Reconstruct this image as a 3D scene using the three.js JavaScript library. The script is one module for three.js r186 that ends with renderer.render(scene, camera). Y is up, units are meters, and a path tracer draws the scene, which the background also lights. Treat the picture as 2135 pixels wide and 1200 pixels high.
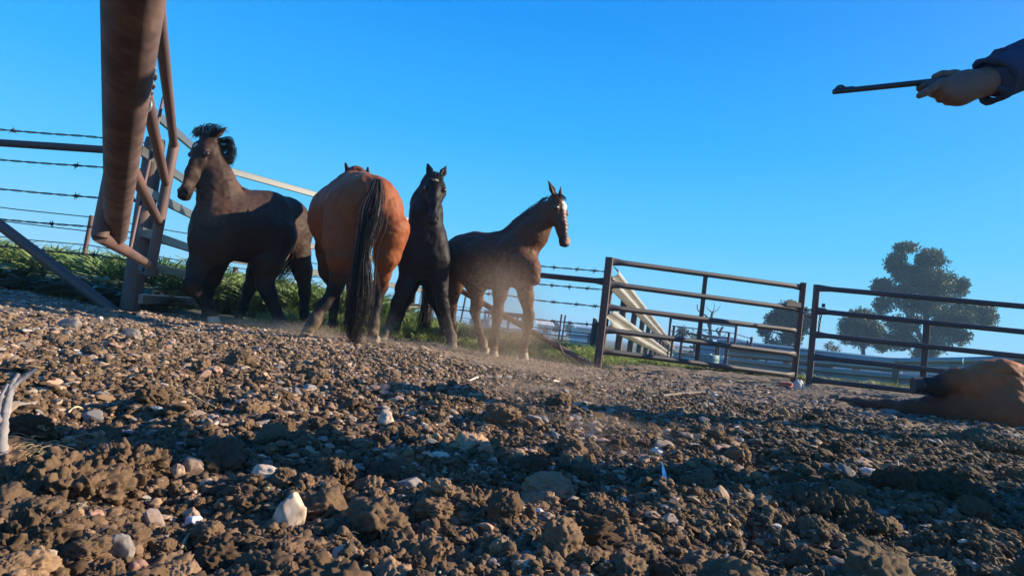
import * as THREE from 'three';
import { mergeGeometries } from 'three/addons/utils/BufferGeometryUtils.js';
import { ImprovedNoise } from 'three/addons/math/ImprovedNoise.js';

// ---------------------------------------------------------------- camera, sky, sun, exposure
const scene = new THREE.Scene();
const F = 1300, CX = 1067.5, CY = 600;                       // focal length and centre in pixels of the 2135 x 1200 photograph
const camera = new THREE.PerspectiveCamera(2 * Math.atan(CY / F) * 180 / Math.PI, 2135 / 1200, 0.05, 2000);
camera.position.set(0, 0.32, 0);
camera.rotation.order = 'YXZ';
camera.rotation.set(3.675 * Math.PI / 180, 0, 6.4 * Math.PI / 180);
camera.updateMatrixWorld(true);
scene.add(camera);

const SUN_EL = 23 * Math.PI / 180, SUN_AZ = 9 * Math.PI / 180;
const sunDir = new THREE.Vector3(Math.cos(SUN_EL) * Math.cos(SUN_AZ), Math.sin(SUN_EL), -Math.cos(SUN_EL) * Math.sin(SUN_AZ));
{
  const W = 512, H = 256, K = 1.05 / 2.15, data = new Float32Array(W * H * 4);
  const stops = [[-90, .12, .09, .07], [-3, .16, .15, .14], [0, .40, .79, 1.0], [3, .25, .69, 1.0], [9, .10, .58, 1.0], [17, .03, .44, .99], [27, .008, .305, .93], [45, .005, .17, .70], [90, .004, .10, .46]];
  const d = new THREE.Vector3();
  for (let j = 0; j < H; j++) for (let i = 0; i < W; i++) {
    const el = ((j + .5) / H - .5) * 180, az = ((i + .5) / W - .5) * 2 * Math.PI;
    let k = 0; while (k < stops.length - 2 && stops[k + 1][0] < el) k++;
    const a = stops[k], b = stops[k + 1], t = Math.min(1, Math.max(0, (el - a[0]) / (b[0] - a[0])));
    const ce = Math.cos(el * Math.PI / 180);
    d.set(Math.cos(az) * ce, Math.sin(el * Math.PI / 180), Math.sin(az) * ce);
    const g = Math.max(0, d.dot(sunDir)), glow = el > 0 ? .16 * Math.pow(g, 5) + .25 * Math.pow(g, 30) : 0, o = (j * W + i) * 4;
    data[o] = K * (a[1] + (b[1] - a[1]) * t + glow); data[o + 1] = K * (a[2] + (b[2] - a[2]) * t + glow * .95); data[o + 2] = K * (a[3] + (b[3] - a[3]) * t + glow * .75); data[o + 3] = 1;
  }
  const sky = new THREE.DataTexture(data, W, H, THREE.RGBAFormat, THREE.FloatType);
  sky.mapping = THREE.EquirectangularReflectionMapping; sky.magFilter = THREE.LinearFilter; sky.needsUpdate = true;
  scene.background = sky; scene.environment = sky;
}
const sun = new THREE.DirectionalLight(new THREE.Color(1, .85, .63), 5);
sun.position.copy(sunDir).multiplyScalar(40).add(new THREE.Vector3(0, 0, -6));
sun.target.position.set(0, 0, -6); scene.add(sun, sun.target);
sun.castShadow = true; sun.shadow.mapSize.set(4096, 4096);
Object.assign(sun.shadow.camera, { left: -20, right: 20, top: 20, bottom: -20, near: 1, far: 120 });
const renderer = new THREE.WebGLRenderer({ antialias: true });
renderer.toneMapping = THREE.LinearToneMapping; renderer.toneMappingExposure = 2.15;
renderer.shadowMap.enabled = true;

scene.fog = new THREE.FogExp2(new THREE.Color().setRGB(.42, .70, 1.0), .0015);               // thin haze in the air, also standing in for veiling lens glare

// ---------------------------------------------------------------- helpers
const V = (x, y, z) => new THREE.Vector3(x, y, z);
function mulberry(a) { return () => { a = (a + 0x6d2b79f5) | 0; let t = Math.imul(a ^ (a >>> 15), 1 | a); t = (t + Math.imul(t ^ (t >>> 7), 61 | t)) ^ t; return ((t ^ (t >>> 14)) >>> 0) / 4294967296; }; }
let rnd = mulberry(7);
const rr = (a, b) => a + (b - a) * rnd();
const clamp = (x, a = 0, b = 1) => Math.min(b, Math.max(a, x));
const sstep = (a, b, x) => { const t = clamp((x - a) / (b - a)); return t * t * (3 - 2 * t); };
const lerp = (a, b, t) => a + (b - a) * t;
const IN = new ImprovedNoise();
const noise = (x, y, z = 0) => IN.noise(x + 100.3, y + 57.7, z + 31.1);
function fbm(x, y, z, o = 4) { let s = 0, a = 1, f = 1; for (let i = 0; i < o; i++) { s += a * noise(x * f, y * f, z * f + i * 9.1); a *= .5; f *= 2.03; } return s; }
// a point of the place: the direction in which the camera sees it and its distance along the view
const P = (px, py, z) => V((px - CX) / F * z, -(py - CY) / F * z, -z).applyMatrix4(camera.matrixWorld);
const camVec = (x, y, z) => V(x, y, z).transformDirection(camera.matrixWorld);
const taken = {};
function numbered(n) { const k = taken[n] = (taken[n] ?? -1) + 1; return k ? n + '_' + String(k).padStart(3, '0') : n; }
function shade(o) { o.traverse((m) => { if (m.isMesh) { m.castShadow = true; m.receiveShadow = true; } }); }
function tag(o, label, category, group, kind) {
  o.userData.label = label; if (category) o.userData.category = category;
  if (group) o.userData.group = group; if (kind) o.userData.kind = kind;
  return o;
}
function thing(name, label, category, at = V(0, 0, 0), group) {
  const o = new THREE.Group(); o.name = numbered(name); o.position.copy(at); scene.add(o);
  o.updateMatrixWorld(true); return tag(o, label, category, group);
}
// geometry is written in place coordinates; part() moves it into the frame of its parent
function part(name, geo, mat, parent, label) {
  const g = Array.isArray(geo) ? mergeGeometries(geo.map(plain), false) : geo;
  if (parent && parent !== scene) { parent.updateMatrixWorld(true); g.applyMatrix4(parent.matrixWorld.clone().invert()); }
  const m = new THREE.Mesh(g, mat); m.name = parent && parent !== scene ? name : numbered(name);
  (parent ?? scene).add(m); if (label) m.userData.label = label;
  m.castShadow = m.receiveShadow = true; return m;
}
function plain(g) { const h = g.index ? g.toNonIndexed() : g.clone(); for (const k of Object.keys(h.attributes)) if (!['position', 'normal', 'color'].includes(k)) h.deleteAttribute(k); return h; }
// a swept tube through points; rad(t) gives [horizontal, vertical] radius or one radius
function tube(pts, rad, seg = 10, cap = true) {
  const R = typeof rad === 'function' ? rad : () => rad, n = pts.length, pos = [], idx = [];
  const len = [0]; for (let i = 1; i < n; i++) len.push(len[i - 1] + pts[i].distanceTo(pts[i - 1]));
  const tan = pts.map((p, i) => pts[Math.min(n - 1, i + 1)].clone().sub(pts[Math.max(0, i - 1)]).normalize());
  let side = Math.abs(tan[0].y) < .85 ? V(0, 1, 0).cross(tan[0]).normalize() : V(0, 0, 1).cross(tan[0]).normalize();
  for (let i = 0; i < n; i++) {
    side.addScaledVector(tan[i], -side.dot(tan[i])).normalize();
    const up = tan[i].clone().cross(side), r = R(len[i] / (len[n - 1] || 1)), ra = Array.isArray(r) ? r : [r, r];
    for (let k = 0; k < seg; k++) { const a = (k + .5) / seg * Math.PI * 2; const q = pts[i].clone().addScaledVector(side, Math.cos(a) * ra[0]).addScaledVector(up, Math.sin(a) * ra[1]); pos.push(q.x, q.y, q.z); }
  }
  for (let i = 0; i < n - 1; i++) for (let k = 0; k < seg; k++) { const a = i * seg + k, b = i * seg + (k + 1) % seg; idx.push(a, b, a + seg, b, b + seg, a + seg); }
  let g = new THREE.BufferGeometry(); g.setAttribute('position', new THREE.Float32BufferAttribute(pos, 3)); g.setIndex(idx); g.computeVertexNormals();
  if (cap) {
    g = plain(g); const cs = [];
    for (const [i, flip] of [[0, 1], [n - 1, 0]]) {
      const c = pts[i], t = tan[i].clone().multiplyScalar(flip ? -1 : 1), p = [], nn = [];
      for (let k = 0; k < seg; k++) { const a = i * seg + k, b = i * seg + (k + 1) % seg, A = pos.slice(a * 3, a * 3 + 3), B = pos.slice(b * 3, b * 3 + 3); p.push(c.x, c.y, c.z, ...(flip ? [...B, ...A] : [...A, ...B])); for (let q = 0; q < 3; q++) nn.push(t.x, t.y, t.z); }
      const h = new THREE.BufferGeometry(); h.setAttribute('position', new THREE.Float32BufferAttribute(p, 3)); h.setAttribute('normal', new THREE.Float32BufferAttribute(nn, 3)); cs.push(h);
    }
    g = mergeGeometries([g, ...cs]);
  }
  return g;
}
// a rectangular bar between two points, w across (horizontal) and h along the reference up, chamfered
function bar(a, b, w, h, up = V(0, 1, 0)) {
  const d = b.clone().sub(a), L = d.length(), z = d.normalize(), x = up.clone().cross(z).normalize(), y = z.clone().cross(x), c = Math.min(w, h) * .16;
  const s = new THREE.Shape(); const hw = w / 2, hh = h / 2;
  s.moveTo(-hw + c, -hh); s.lineTo(hw - c, -hh); s.lineTo(hw, -hh + c); s.lineTo(hw, hh - c); s.lineTo(hw - c, hh); s.lineTo(-hw + c, hh); s.lineTo(-hw, hh - c); s.lineTo(-hw, -hh + c);
  const g = new THREE.ExtrudeGeometry(s, { depth: L, bevelEnabled: false });
  g.applyMatrix4(new THREE.Matrix4().makeBasis(x, y, z).setPosition(a)); return plain(g);
}
function sag(a, b, n, drop, wob = 0, seed = 0) { const out = []; for (let i = 0; i <= n; i++) { const t = i / n, p = a.clone().lerp(b, t); p.y -= drop * 4 * t * (1 - t); if (wob && i && i < n) { p.y += wob * noise(i * .9, seed, 3.3); p.z += wob * noise(i * .9, seed, 8.3); } out.push(p); } return out; }
function tint(g, fn) { // vertex colours from a function of position and normal
  const p = g.attributes.position, nn = g.attributes.normal, c = new Float32Array(p.count * 3), v = V(), n = V();
  for (let i = 0; i < p.count; i++) { v.fromBufferAttribute(p, i); if (nn) n.fromBufferAttribute(nn, i); const q = fn(v, n); c[i * 3] = q[0]; c[i * 3 + 1] = q[1]; c[i * 3 + 2] = q[2]; }
  g.setAttribute('color', new THREE.BufferAttribute(c, 3)); return g;
}
function std(o) { return new THREE.MeshStandardMaterial({ roughness: .8, metalness: 0, ...o }); }
const rgb = (r, g, b) => new THREE.Color().setRGB(r, g, b);
// ---------------------------------------------------------------- ground
const profile = [[-40, .2], [-5, .145], [-3.5, .085], [-2.6, .045], [-1.5, .055], [-.8, .045], [0, -.005], [1.1, -.05], [2.5, -.03], [4, .015], [6, .03], [40, .03]];
function baseHeight(x, z) {
  const d = -z; let k = 0; while (k < profile.length - 2 && profile[k + 1][0] < x) k++;
  const t = clamp((x - profile[k][0]) / (profile[k + 1][0] - profile[k][0]));
  let y = lerp(profile[k][1], profile[k + 1][1], t * t * (3 - 2 * t)) * sstep(2.4, 5, d);
  if (d > 9) y -= .026 * Math.min(d - 9, 30) * sstep(9, 14, d);
  y -= .15 * sstep(8.7, 12.5, d) * sstep(2.6, 5.2, x);       // the paddock behind the right gates lies lower
  return y;
}
function ground(x, z) {                                     // without the clods
  const d = Math.hypot(x, z);
  return baseHeight(x, z) + (.022 * noise(x * 1.1, z * 1.6, 1) + .014 * noise(x * 3.1, z * 3.9, 2)) * (d < 9 ? 1 : 9 / d);
}
const yardEdge = [[-30, 6.2], [-4.8, 6.0], [-3.4, 6.0], [-2.2, 6.7], [-.8, 7.0], [.2, 7.3], [1.2, 7.7], [1.7, 9.2], [2.6, 10.4], [4, 10.2], [5.4, 9.0], [30, 8.6]];
function edgeAt(x) { let k = 0; while (k < yardEdge.length - 2 && yardEdge[k + 1][0] < x) k++; const a = yardEdge[k], b = yardEdge[k + 1]; return lerp(a[1], b[1], clamp((x - a[0]) / (b[0] - a[0]))); }
const rough = (x, z) => 1 - .6 * sstep(1.5, 4.2, Math.hypot(x, z)) + .22 * sstep(.3, 1.6, x) * sstep(2, 4, -z);   // cloddy near, trampled gravel towards the fence
function clods(x, z, cell) {
  const w = .012 * noise(x * 22, z * 22, 7), a = x + w, b = z - w; let h = 0;
  h += .060 * noise(a * 4.2, b * 5.2, 11) + .034 * (Math.abs(noise(a * 10, b * 10, 12)) - .2);
  if (cell < .03) h += .026 * (Math.abs(noise(a * 22, b * 22, 13)) - .2) * (.6 + clamp(.5 + noise(x * 4, z * 4, 3)));
  if (cell < .014) h += .014 * (Math.abs(noise(a * 44, b * 44, 17)) - .2) + .007 * noise(a * 62, b * 62, 18);
  if (cell < .008) h += .010 * noise(x * 96, z * 96, 19) + .006 * noise(x * 205, z * 205, 23);
  return h;
}
const height = (x, z, cell = .004) => ground(x, z) + clods(x, z, cell) * rough(x, z);
// the ground under a pixel
function PG(px, py, lift = 0) {
  const o = camera.position, d = P(px, py, 1).sub(o); let a = .3;
  for (let t = .3; t < 60; t *= 1.004) { const q = o.clone().addScaledVector(d, t); if (q.y < ground(q.x, q.z)) { let lo = a, hi = t; for (let i = 0; i < 20; i++) { const m = (lo + hi) / 2, w = o.clone().addScaledVector(d, m); if (w.y < ground(w.x, w.z)) hi = m; else lo = m; } a = hi; break; } a = t; }
  const q = o.clone().addScaledVector(d, a); q.y = ground(q.x, q.z) + lift; return q;
}
const onGround = (px, z) => { const q = P(px, 700, z); q.y = ground(q.x, q.z); return q; };
function soil(x, z) {
  const d = Math.hypot(x, z), f = sstep(1.6, 5, d);
  const n = fbm(x * 9, z * 9, 5, 3), m = noise(x * 60, z * 60, 6), l = noise(x * 1.3, z * 1.3, 8);
  let k = 1 + .22 * n + .22 * m + .12 * l;
  const dark = sstep(.05, .62, x / Math.max(.4, d) + .12 * noise(x * 1.7, z * 1.7, 21));       // dung-dark earth on the right; its near part also paints in foreground shade
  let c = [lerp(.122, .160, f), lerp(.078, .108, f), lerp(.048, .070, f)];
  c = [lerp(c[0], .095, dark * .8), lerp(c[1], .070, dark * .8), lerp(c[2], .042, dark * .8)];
  const speck = noise(x * 170, z * 170, 9); k *= 1 + .45 * noise(x * 120, z * 120, 10); if (speck > .36) k *= 1.75;
  const g = sstep(-.15, .35, d > 5 ? -z - edgeAt(x) + .35 * noise(x * 2.2, z * 2.2, 4) : -1);  // grassy earth past the yard
  return [lerp(c[0] * k, .06, g), lerp(c[1] * k, .062, g), lerp(c[2] * k, .03, g)];
}
{
  const pos = [], col = [], idx = [];
  const sheet = (rows, cols, at, cellOf, drop = 0) => {
    const b = pos.length / 3;
    for (let j = 0; j <= rows; j++) for (let i = 0; i <= cols; i++) {
      const [x, z] = at(j / rows, i / cols), cell = cellOf(x, z), y = height(x, z, cell) - drop;
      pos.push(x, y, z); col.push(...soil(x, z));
    }
    for (let j = 0; j < rows; j++) for (let i = 0; i < cols; i++) { const a = b + j * (cols + 1) + i, c = a + cols + 1; idx.push(a, a + 1, c, a + 1, c + 1, c); }
  };
  const A = 50 * Math.PI / 180, r0 = .42, r1 = 11;
  sheet(790, 810, (v, u) => { const r = r0 * Math.pow(r1 / r0, v), a = (u * 2 - 1) * A; return [Math.sin(a) * r, -Math.cos(a) * r]; }, (x, z) => Math.hypot(x, z) * .0042);
  const A2 = A - .002;                                        // the same sheet goes on, coarser, to the sides and behind the camera
  sheet(60, 150, (v, u) => { const r = .08 * Math.pow(r1 / .08, v), a = A2 + u * (2 * Math.PI - 2 * A2); return [Math.sin(a) * r, -Math.cos(a) * r]; }, () => .02, .004);
  sheet(10, 60, (v, u) => { const r = .02 + v * .42, a = (u * 2 - 1) * A; return [Math.sin(a) * r, -Math.cos(a) * r]; }, () => .02, .004);
  sheet(70, 240, (v, u) => { const r = (r1 - .05) * Math.pow(900 / r1, v), a = u * Math.PI * 2; return [Math.sin(a) * r, -Math.cos(a) * r]; }, () => 1, .004);
  const g = new THREE.BufferGeometry(); g.setAttribute('position', new THREE.Float32BufferAttribute(pos, 3)); g.setAttribute('color', new THREE.Float32BufferAttribute(col, 3));
  g.setIndex(idx); g.computeVertexNormals();
  const m = part('ground', g, std({ vertexColors: true, roughness: .96 }), scene);
  m.userData.kind = 'structure'; m.userData.label = 'rough brown earth of the stock yard with clods and trampled gravel';
}
// lumps: a few shapes of clod and of stone, used for the loose ground and for the single rocks
function lump(seed, rugged, flat, detail = 3, cuts = 0) {
  const g = new THREE.IcosahedronGeometry(1, detail * 3), p = g.attributes.position, v = V(), R = mulberry(seed), planes = [];
  for (let i = 0; i < cuts; i++) planes.push([V(R() - .5, R() - .5, R() - .5).normalize(), .62 + R() * .25]);
  for (let i = 0; i < p.count; i++) {
    v.fromBufferAttribute(p, i); const u = v.clone();
    v.multiplyScalar(1 + .34 * noise(u.x * 1.2, u.y * 1.2, u.z * 1.2 + seed) + rugged * (.14 * noise(u.x * 2.4, u.y * 2.4 + seed, u.z * 2.4) + .20 * noise(u.x * 4.6 + seed, u.y * 4.6, u.z * 4.6) + .17 * noise(u.x * 9.5, u.y * 9.5, u.z * 9.5 + seed) + .11 * noise(u.x * 19, u.y * 19, u.z * 19 + seed)));
    for (const [n, o] of planes) { const e = v.dot(n) - o; if (e > 0) v.addScaledVector(n, -e * .9); }
    v.y *= flat; p.setXYZ(i, v.x, v.y, v.z);
  }
  g.deleteAttribute('uv'); const h = g.clone(); 
  // smooth shading over the whole lump
  const map = new Map(), idx = []; const q = []; for (let i = 0; i < p.count; i++) { const k = p.getX(i).toFixed(4) + ',' + p.getY(i).toFixed(4) + ',' + p.getZ(i).toFixed(4); if (!map.has(k)) { map.set(k, q.length / 3); q.push(p.getX(i), p.getY(i), p.getZ(i)); } idx.push(map.get(k)); }
  const o = new THREE.BufferGeometry(); o.setAttribute('position', new THREE.Float32BufferAttribute(q, 3)); o.setIndex(idx); o.computeVertexNormals(); return o;
}
const loose = new THREE.MeshPhysicalMaterial({ color: rgb(1, 1, 1), roughness: .95, specularIntensity: .25 });
function scatter(name, label, geos, count, place, group) {
  const per = Math.ceil(count / geos.length), holder = new THREE.Group(); holder.name = name; scene.add(holder); tag(holder, label, 'ground cover', null, 'stuff');
  const M = new THREE.Matrix4(), q = new THREE.Quaternion(), e = new THREE.Euler(), c = new THREE.Color();
  geos.forEach((g) => {
    const im = new THREE.InstancedMesh(g, loose, per); im.name = name + '_lumps'; im.userData.kind = 'stuff'; let n = 0;
    for (let i = 0; i < per; i++) { const r = place(); if (!r) continue; const [x, y, z, s, col, sy] = r; e.set(rr(-.5, .5), rr(0, 6.28), rr(-.5, .5)); M.compose(V(x, y, z), q.setFromEuler(e), V(s * rr(.75, 1.3), s * (sy ?? rr(.7, 1.1)), s * rr(.75, 1.3))); im.setMatrixAt(n, M); im.setColorAt(n, c.setRGB(...col)); n++; }
    im.count = n; im.castShadow = im.receiveShadow = true; holder.add(im);
  });
}
{
  const clodGeos = [1, 2, 3, 4, 5, 6].map((s) => lump(s, 1.0, .85, 4)), smallClods = [11, 12, 13, 14].map((s) => lump(s, 1.2, .85, 1)), stoneGeos = [21, 22, 23, 24, 25].map((s) => lump(s, .42, .68, 2, 7));
  const spot = (r0, r1, pw = 1) => { const r = r0 * Math.pow(r1 / r0, Math.pow(rnd(), pw)), a = rr(-.76, .76); return [Math.sin(a) * r, -Math.cos(a) * r]; };
  const inYard = (x, z) => -z < edgeAt(x) - .1 + .3 * noise(x * 3, z * 3, 2);
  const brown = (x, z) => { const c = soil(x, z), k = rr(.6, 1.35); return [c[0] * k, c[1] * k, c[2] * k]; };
  const stone = () => { const u = rnd(), k = rr(.7, 1.2); const c = u < .5 ? [.34, .25, .18] : u < .72 ? [.38, .24, .17] : u < .93 ? [.24, .21, .19] : [.52, .45, .38]; return c.map((v) => v * k); };
  const patch = (x, z) => noise(x * 2.6, z * 2.6, 15) + .5 * noise(x * 7, z * 7, 16);
  scatter('earth_clods', 'crumbly clods of dark brown earth strewn over the foreground', clodGeos, 4200, () => { const [x, z] = spot(.5, 4.5); if (patch(x, z) < rr(-.5, .45)) return null; const s = Math.min(.042, .0075 * Math.pow(rr(.03, 1), -.55)) * rr(.8, 1.15); return [x, height(x, z) + s * .25, z, s, brown(x, z)]; });
  scatter('earth_crumbs', 'small crumbs of brown earth between the clods', smallClods, 60000, () => { const [x, z] = spot(.5, 5); const s = rr(.0025, .0075) * (1 + .25 * Math.hypot(x, z)); return [x, height(x, z) + s * .3, z, s, brown(x, z)]; });
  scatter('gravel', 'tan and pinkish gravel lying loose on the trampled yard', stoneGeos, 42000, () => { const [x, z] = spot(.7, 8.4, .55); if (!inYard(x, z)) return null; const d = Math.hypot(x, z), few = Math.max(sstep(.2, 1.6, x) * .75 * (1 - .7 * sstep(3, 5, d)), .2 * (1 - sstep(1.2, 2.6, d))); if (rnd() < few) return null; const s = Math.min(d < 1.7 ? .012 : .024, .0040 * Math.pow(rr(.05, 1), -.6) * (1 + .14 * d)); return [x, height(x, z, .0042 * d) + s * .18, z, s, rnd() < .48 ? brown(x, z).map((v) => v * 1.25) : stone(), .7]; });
  scatter('grit', 'fine pale grit sprinkled through the loose earth', [lump(31, .4, .8, 1), lump(32, .4, .8, 1)], 26000, () => { const [x, z] = spot(.5, 4.5, .85); const d = Math.hypot(x, z), s = rr(.0009, .0028) * (.7 + .45 * d); return [x, height(x, z, .0042 * d) + s * .5, z, s, stone().map((v) => v * rr(.6, 1.15))]; });
}
// ---------------------------------------------------------------- metals and timber of the yard
const rustTint = (base, rust, s, amt) => (p) => { const n = fbm(p.x * s, p.y * s, p.z * s, 3), m = clamp(.5 + amt + .9 * n + .55 * noise(p.x * 28, p.y * 28, p.z * 28)), f = 1 + .25 * noise(p.x * 60, p.y * 60, p.z * 60); return [0, 1, 2].map((i) => lerp(base[i], rust[i], m) * f); };
const RUST = rustTint([.085, .055, .054], [.17, .09, .068], 7, -.05), SHADERUST = rustTint([.05, .037, .042], [.10, .058, .05], 7, -.1), DARKPIPE = rustTint([.028, .027, .036], [.07, .048, .045], 6, -.2), GALV = rustTint([.14, .15, .155], [.09, .088, .085], 5, -.2), GREYBEAM = rustTint([.38, .36, .31], [.27, .25, .21], 1.5, -.1), BEAM = rustTint([.38, .365, .335], [.26, .225, .185], 3, -.2), WOOD = rustTint([.10, .085, .075], [.16, .12, .09], 9, 0), WIRE = rustTint([.035, .035, .04], [.08, .05, .04], 20, -.2);  // the gate stiles take a darker copy of the rust with shade in its colour
const steel = std({ vertexColors: true, roughness: .62, metalness: 0 }), dull = std({ vertexColors: true, roughness: .85 }), zinc = std({ vertexColors: true, roughness: .42, metalness: .35 });
const J = (list) => mergeGeometries(list.map(plain), false);
const flatEnds = (r) => (t) => { const e = Math.min(t, 1 - t) < .012 ? 1 : Math.min(t, 1 - t) < .05 ? 1 - (Math.min(t, 1 - t) - .012) / .038 : 0; return [r * (1 - .55 * e), r * (1 + .38 * e)]; };
const pipeFlat = (a, b, r, seg = 12) => { const pts = []; for (const t of [0, .01, .02, .035, .05, .07, .2, .4, .6, .8, .93, .95, .965, .98, .99, 1]) pts.push(a.clone().lerp(b, t)); return tube(pts, flatEnds(r), seg); };
function pipe(a, b, r, seg = 14, n = 8) { const pts = []; for (let i = 0; i <= n; i++) pts.push(a.clone().lerp(b, i / n)); return tube(pts, r, seg); }
// barbed wire: two twisted strands with knots
function barbed(pts, knots, r = .005) {
  const c = new THREE.CatmullRomCurve3(pts), L = c.getLength(), N = Math.ceil(L / .035), out = [];
  for (const s of [0, 1]) { const q = []; for (let i = 0; i <= N; i++) { const p = c.getPointAt(i / N), a = i / N * L / .16 * Math.PI + s * Math.PI; p.y += Math.sin(a) * .006; p.z += Math.cos(a) * .006; q.push(p); } out.push(tube(q, r, 5)); }
  for (const k of knots) {
    const p = c.getPointAt(k), t = c.getTangentAt(k), q = []; const u = V(0, 1, 0);
    for (let i = 0; i <= 22; i++) { const a = i / 22 * Math.PI * 5; q.push(p.clone().addScaledVector(t, (i / 22 - .5) * .032).addScaledVector(u, Math.sin(a) * .012).add(V(0, 0, Math.cos(a) * .012))); }
    out.push(tube(q, r * 1.05, 5));
    for (let j = 0; j < 4; j++) { const d = t.clone().multiplyScalar(rr(-.5, .5)).add(V(rr(-.3, .3), j % 2 ? rr(.5, 1) : -rr(.5, 1), rr(-.6, .6))).normalize(); const o = p.clone().addScaledVector(t, (j - 1.5) * .009); out.push(tube([o, o.clone().addScaledVector(d, .02), o.clone().addScaledVector(d, .042)], (s) => r * (1 - .75 * s), 5)); }
  }
  return tint(J(out), WIRE);
}
function chain(pts, size, wire) {
  const c = new THREE.CatmullRomCurve3(pts), L = c.getLength(), n = Math.max(2, Math.round(L / (size * 1.25))), out = [];
  for (let i = 0; i < n; i++) {
    const p = c.getPointAt((i + .5) / n), t = c.getTangentAt((i + .5) / n), s = (Math.abs(t.y) < .9 ? V(0, 1, 0) : V(1, 0, 0)).cross(t).normalize(), u = t.clone().cross(s), w = i % 2 ? s : u, q = [];
    for (let k = 0; k <= 14; k++) { const a = k / 14 * Math.PI * 2; q.push(p.clone().addScaledVector(t, Math.cos(a) * size * .8).addScaledVector(w, Math.sin(a) * size * .45)); }
    out.push(tube(q, wire, 6, false));
  }
  return J(out);
}
const G3 = (a, b, t) => a.clone().lerp(b, t);

// ---------------------------------------------------------------- strainer post and barbed fence on the left
const postTop = P(324, 289, 5.9), postFoot = P(270, 645, 5.9);
{
  const t = thing('strainer_post', 'thick weathered steel strainer post that carries the swung gate on the left', 'post', postFoot.clone());
  part('shaft', tint(tube([0, .2, .4, .6, .8, .97, 1].map((k) => G3(postFoot, postTop, k)), (s) => s > .98 ? .08 : .087, 22), rustTint([.06, .045, .045], [.14, .095, .08], 4, 0)), steel, t);
  part('collar', tint(tube([P(318, 316, 5.82), P(312, 318, 5.7)], .055, 14), DARKPIPE), steel, t);
  part('bracket', tint(bar(P(292, 566, 5.75), P(326, 566, 5.3), .03, .05), DARKPIPE), steel, t);
}
{
  const t = thing('barbed_fence', 'barbed wire fence with steel top rail and slanting brace at the far left', 'fence', onGround(40, 6));
  part('top_rail', tint(pipe(P(-420, 270, 6.3), P(312, 318, 5.85), .036, 16), DARKPIPE), steel, t);
  part('brace', tint(pipe(P(-330, 220, 6.0), P(262, 668, 5.72), .049, 16), RUST), steel, t);
  const W = [[270, 285, 298, [.62, .985]], [333, 347, 356, [.8, .985]], [394, 411, 419, [.8, .97]], [457, 473, 488, [.73, .97]], [513, 531, 547, [.7, .85, .97]]];
  for (const [a, b, c, k] of W) part('barbed_wire', barbed([P(-420, a - 42, 6.2), P(-200, a - 18, 6.15), P(0, a, 6.05), P(100, (a + b) / 2 + 1, 6.0), P(190, b, 5.95), P(300, c, 5.85)], [.15, .35, ...k]), steel, t);
}
{
  const t = thing('wire_fence', 'thin plain wire fence on a rusty star picket in front of the green crop', 'fence', onGround(172, 9.2));
  part('picket', tint(pipe(P(191, 449, 9), P(163, 590, 9), .033, 8), RUST), steel, t);
  part('picket', tint(pipe(P(491, 556, 10), P(476, 690, 10), .04, 8), RUST), steel, t);
  for (const [a, b, c, d] of [[432, 452, 462, 492], [460, 482, 493, 522], [493, 511, 522, 550], [521, 543, 552, 578]]) part('wire', tint(tube([P(-200, a - 22, 8.7), P(0, a, 9), P(40, a + 5, 9), P(185, b, 9), P(250, c, 9.1), P(420, d, 9.8), P(700, d + 32, 10.5)], .0075, 5), WIRE), steel, t);
}
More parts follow.
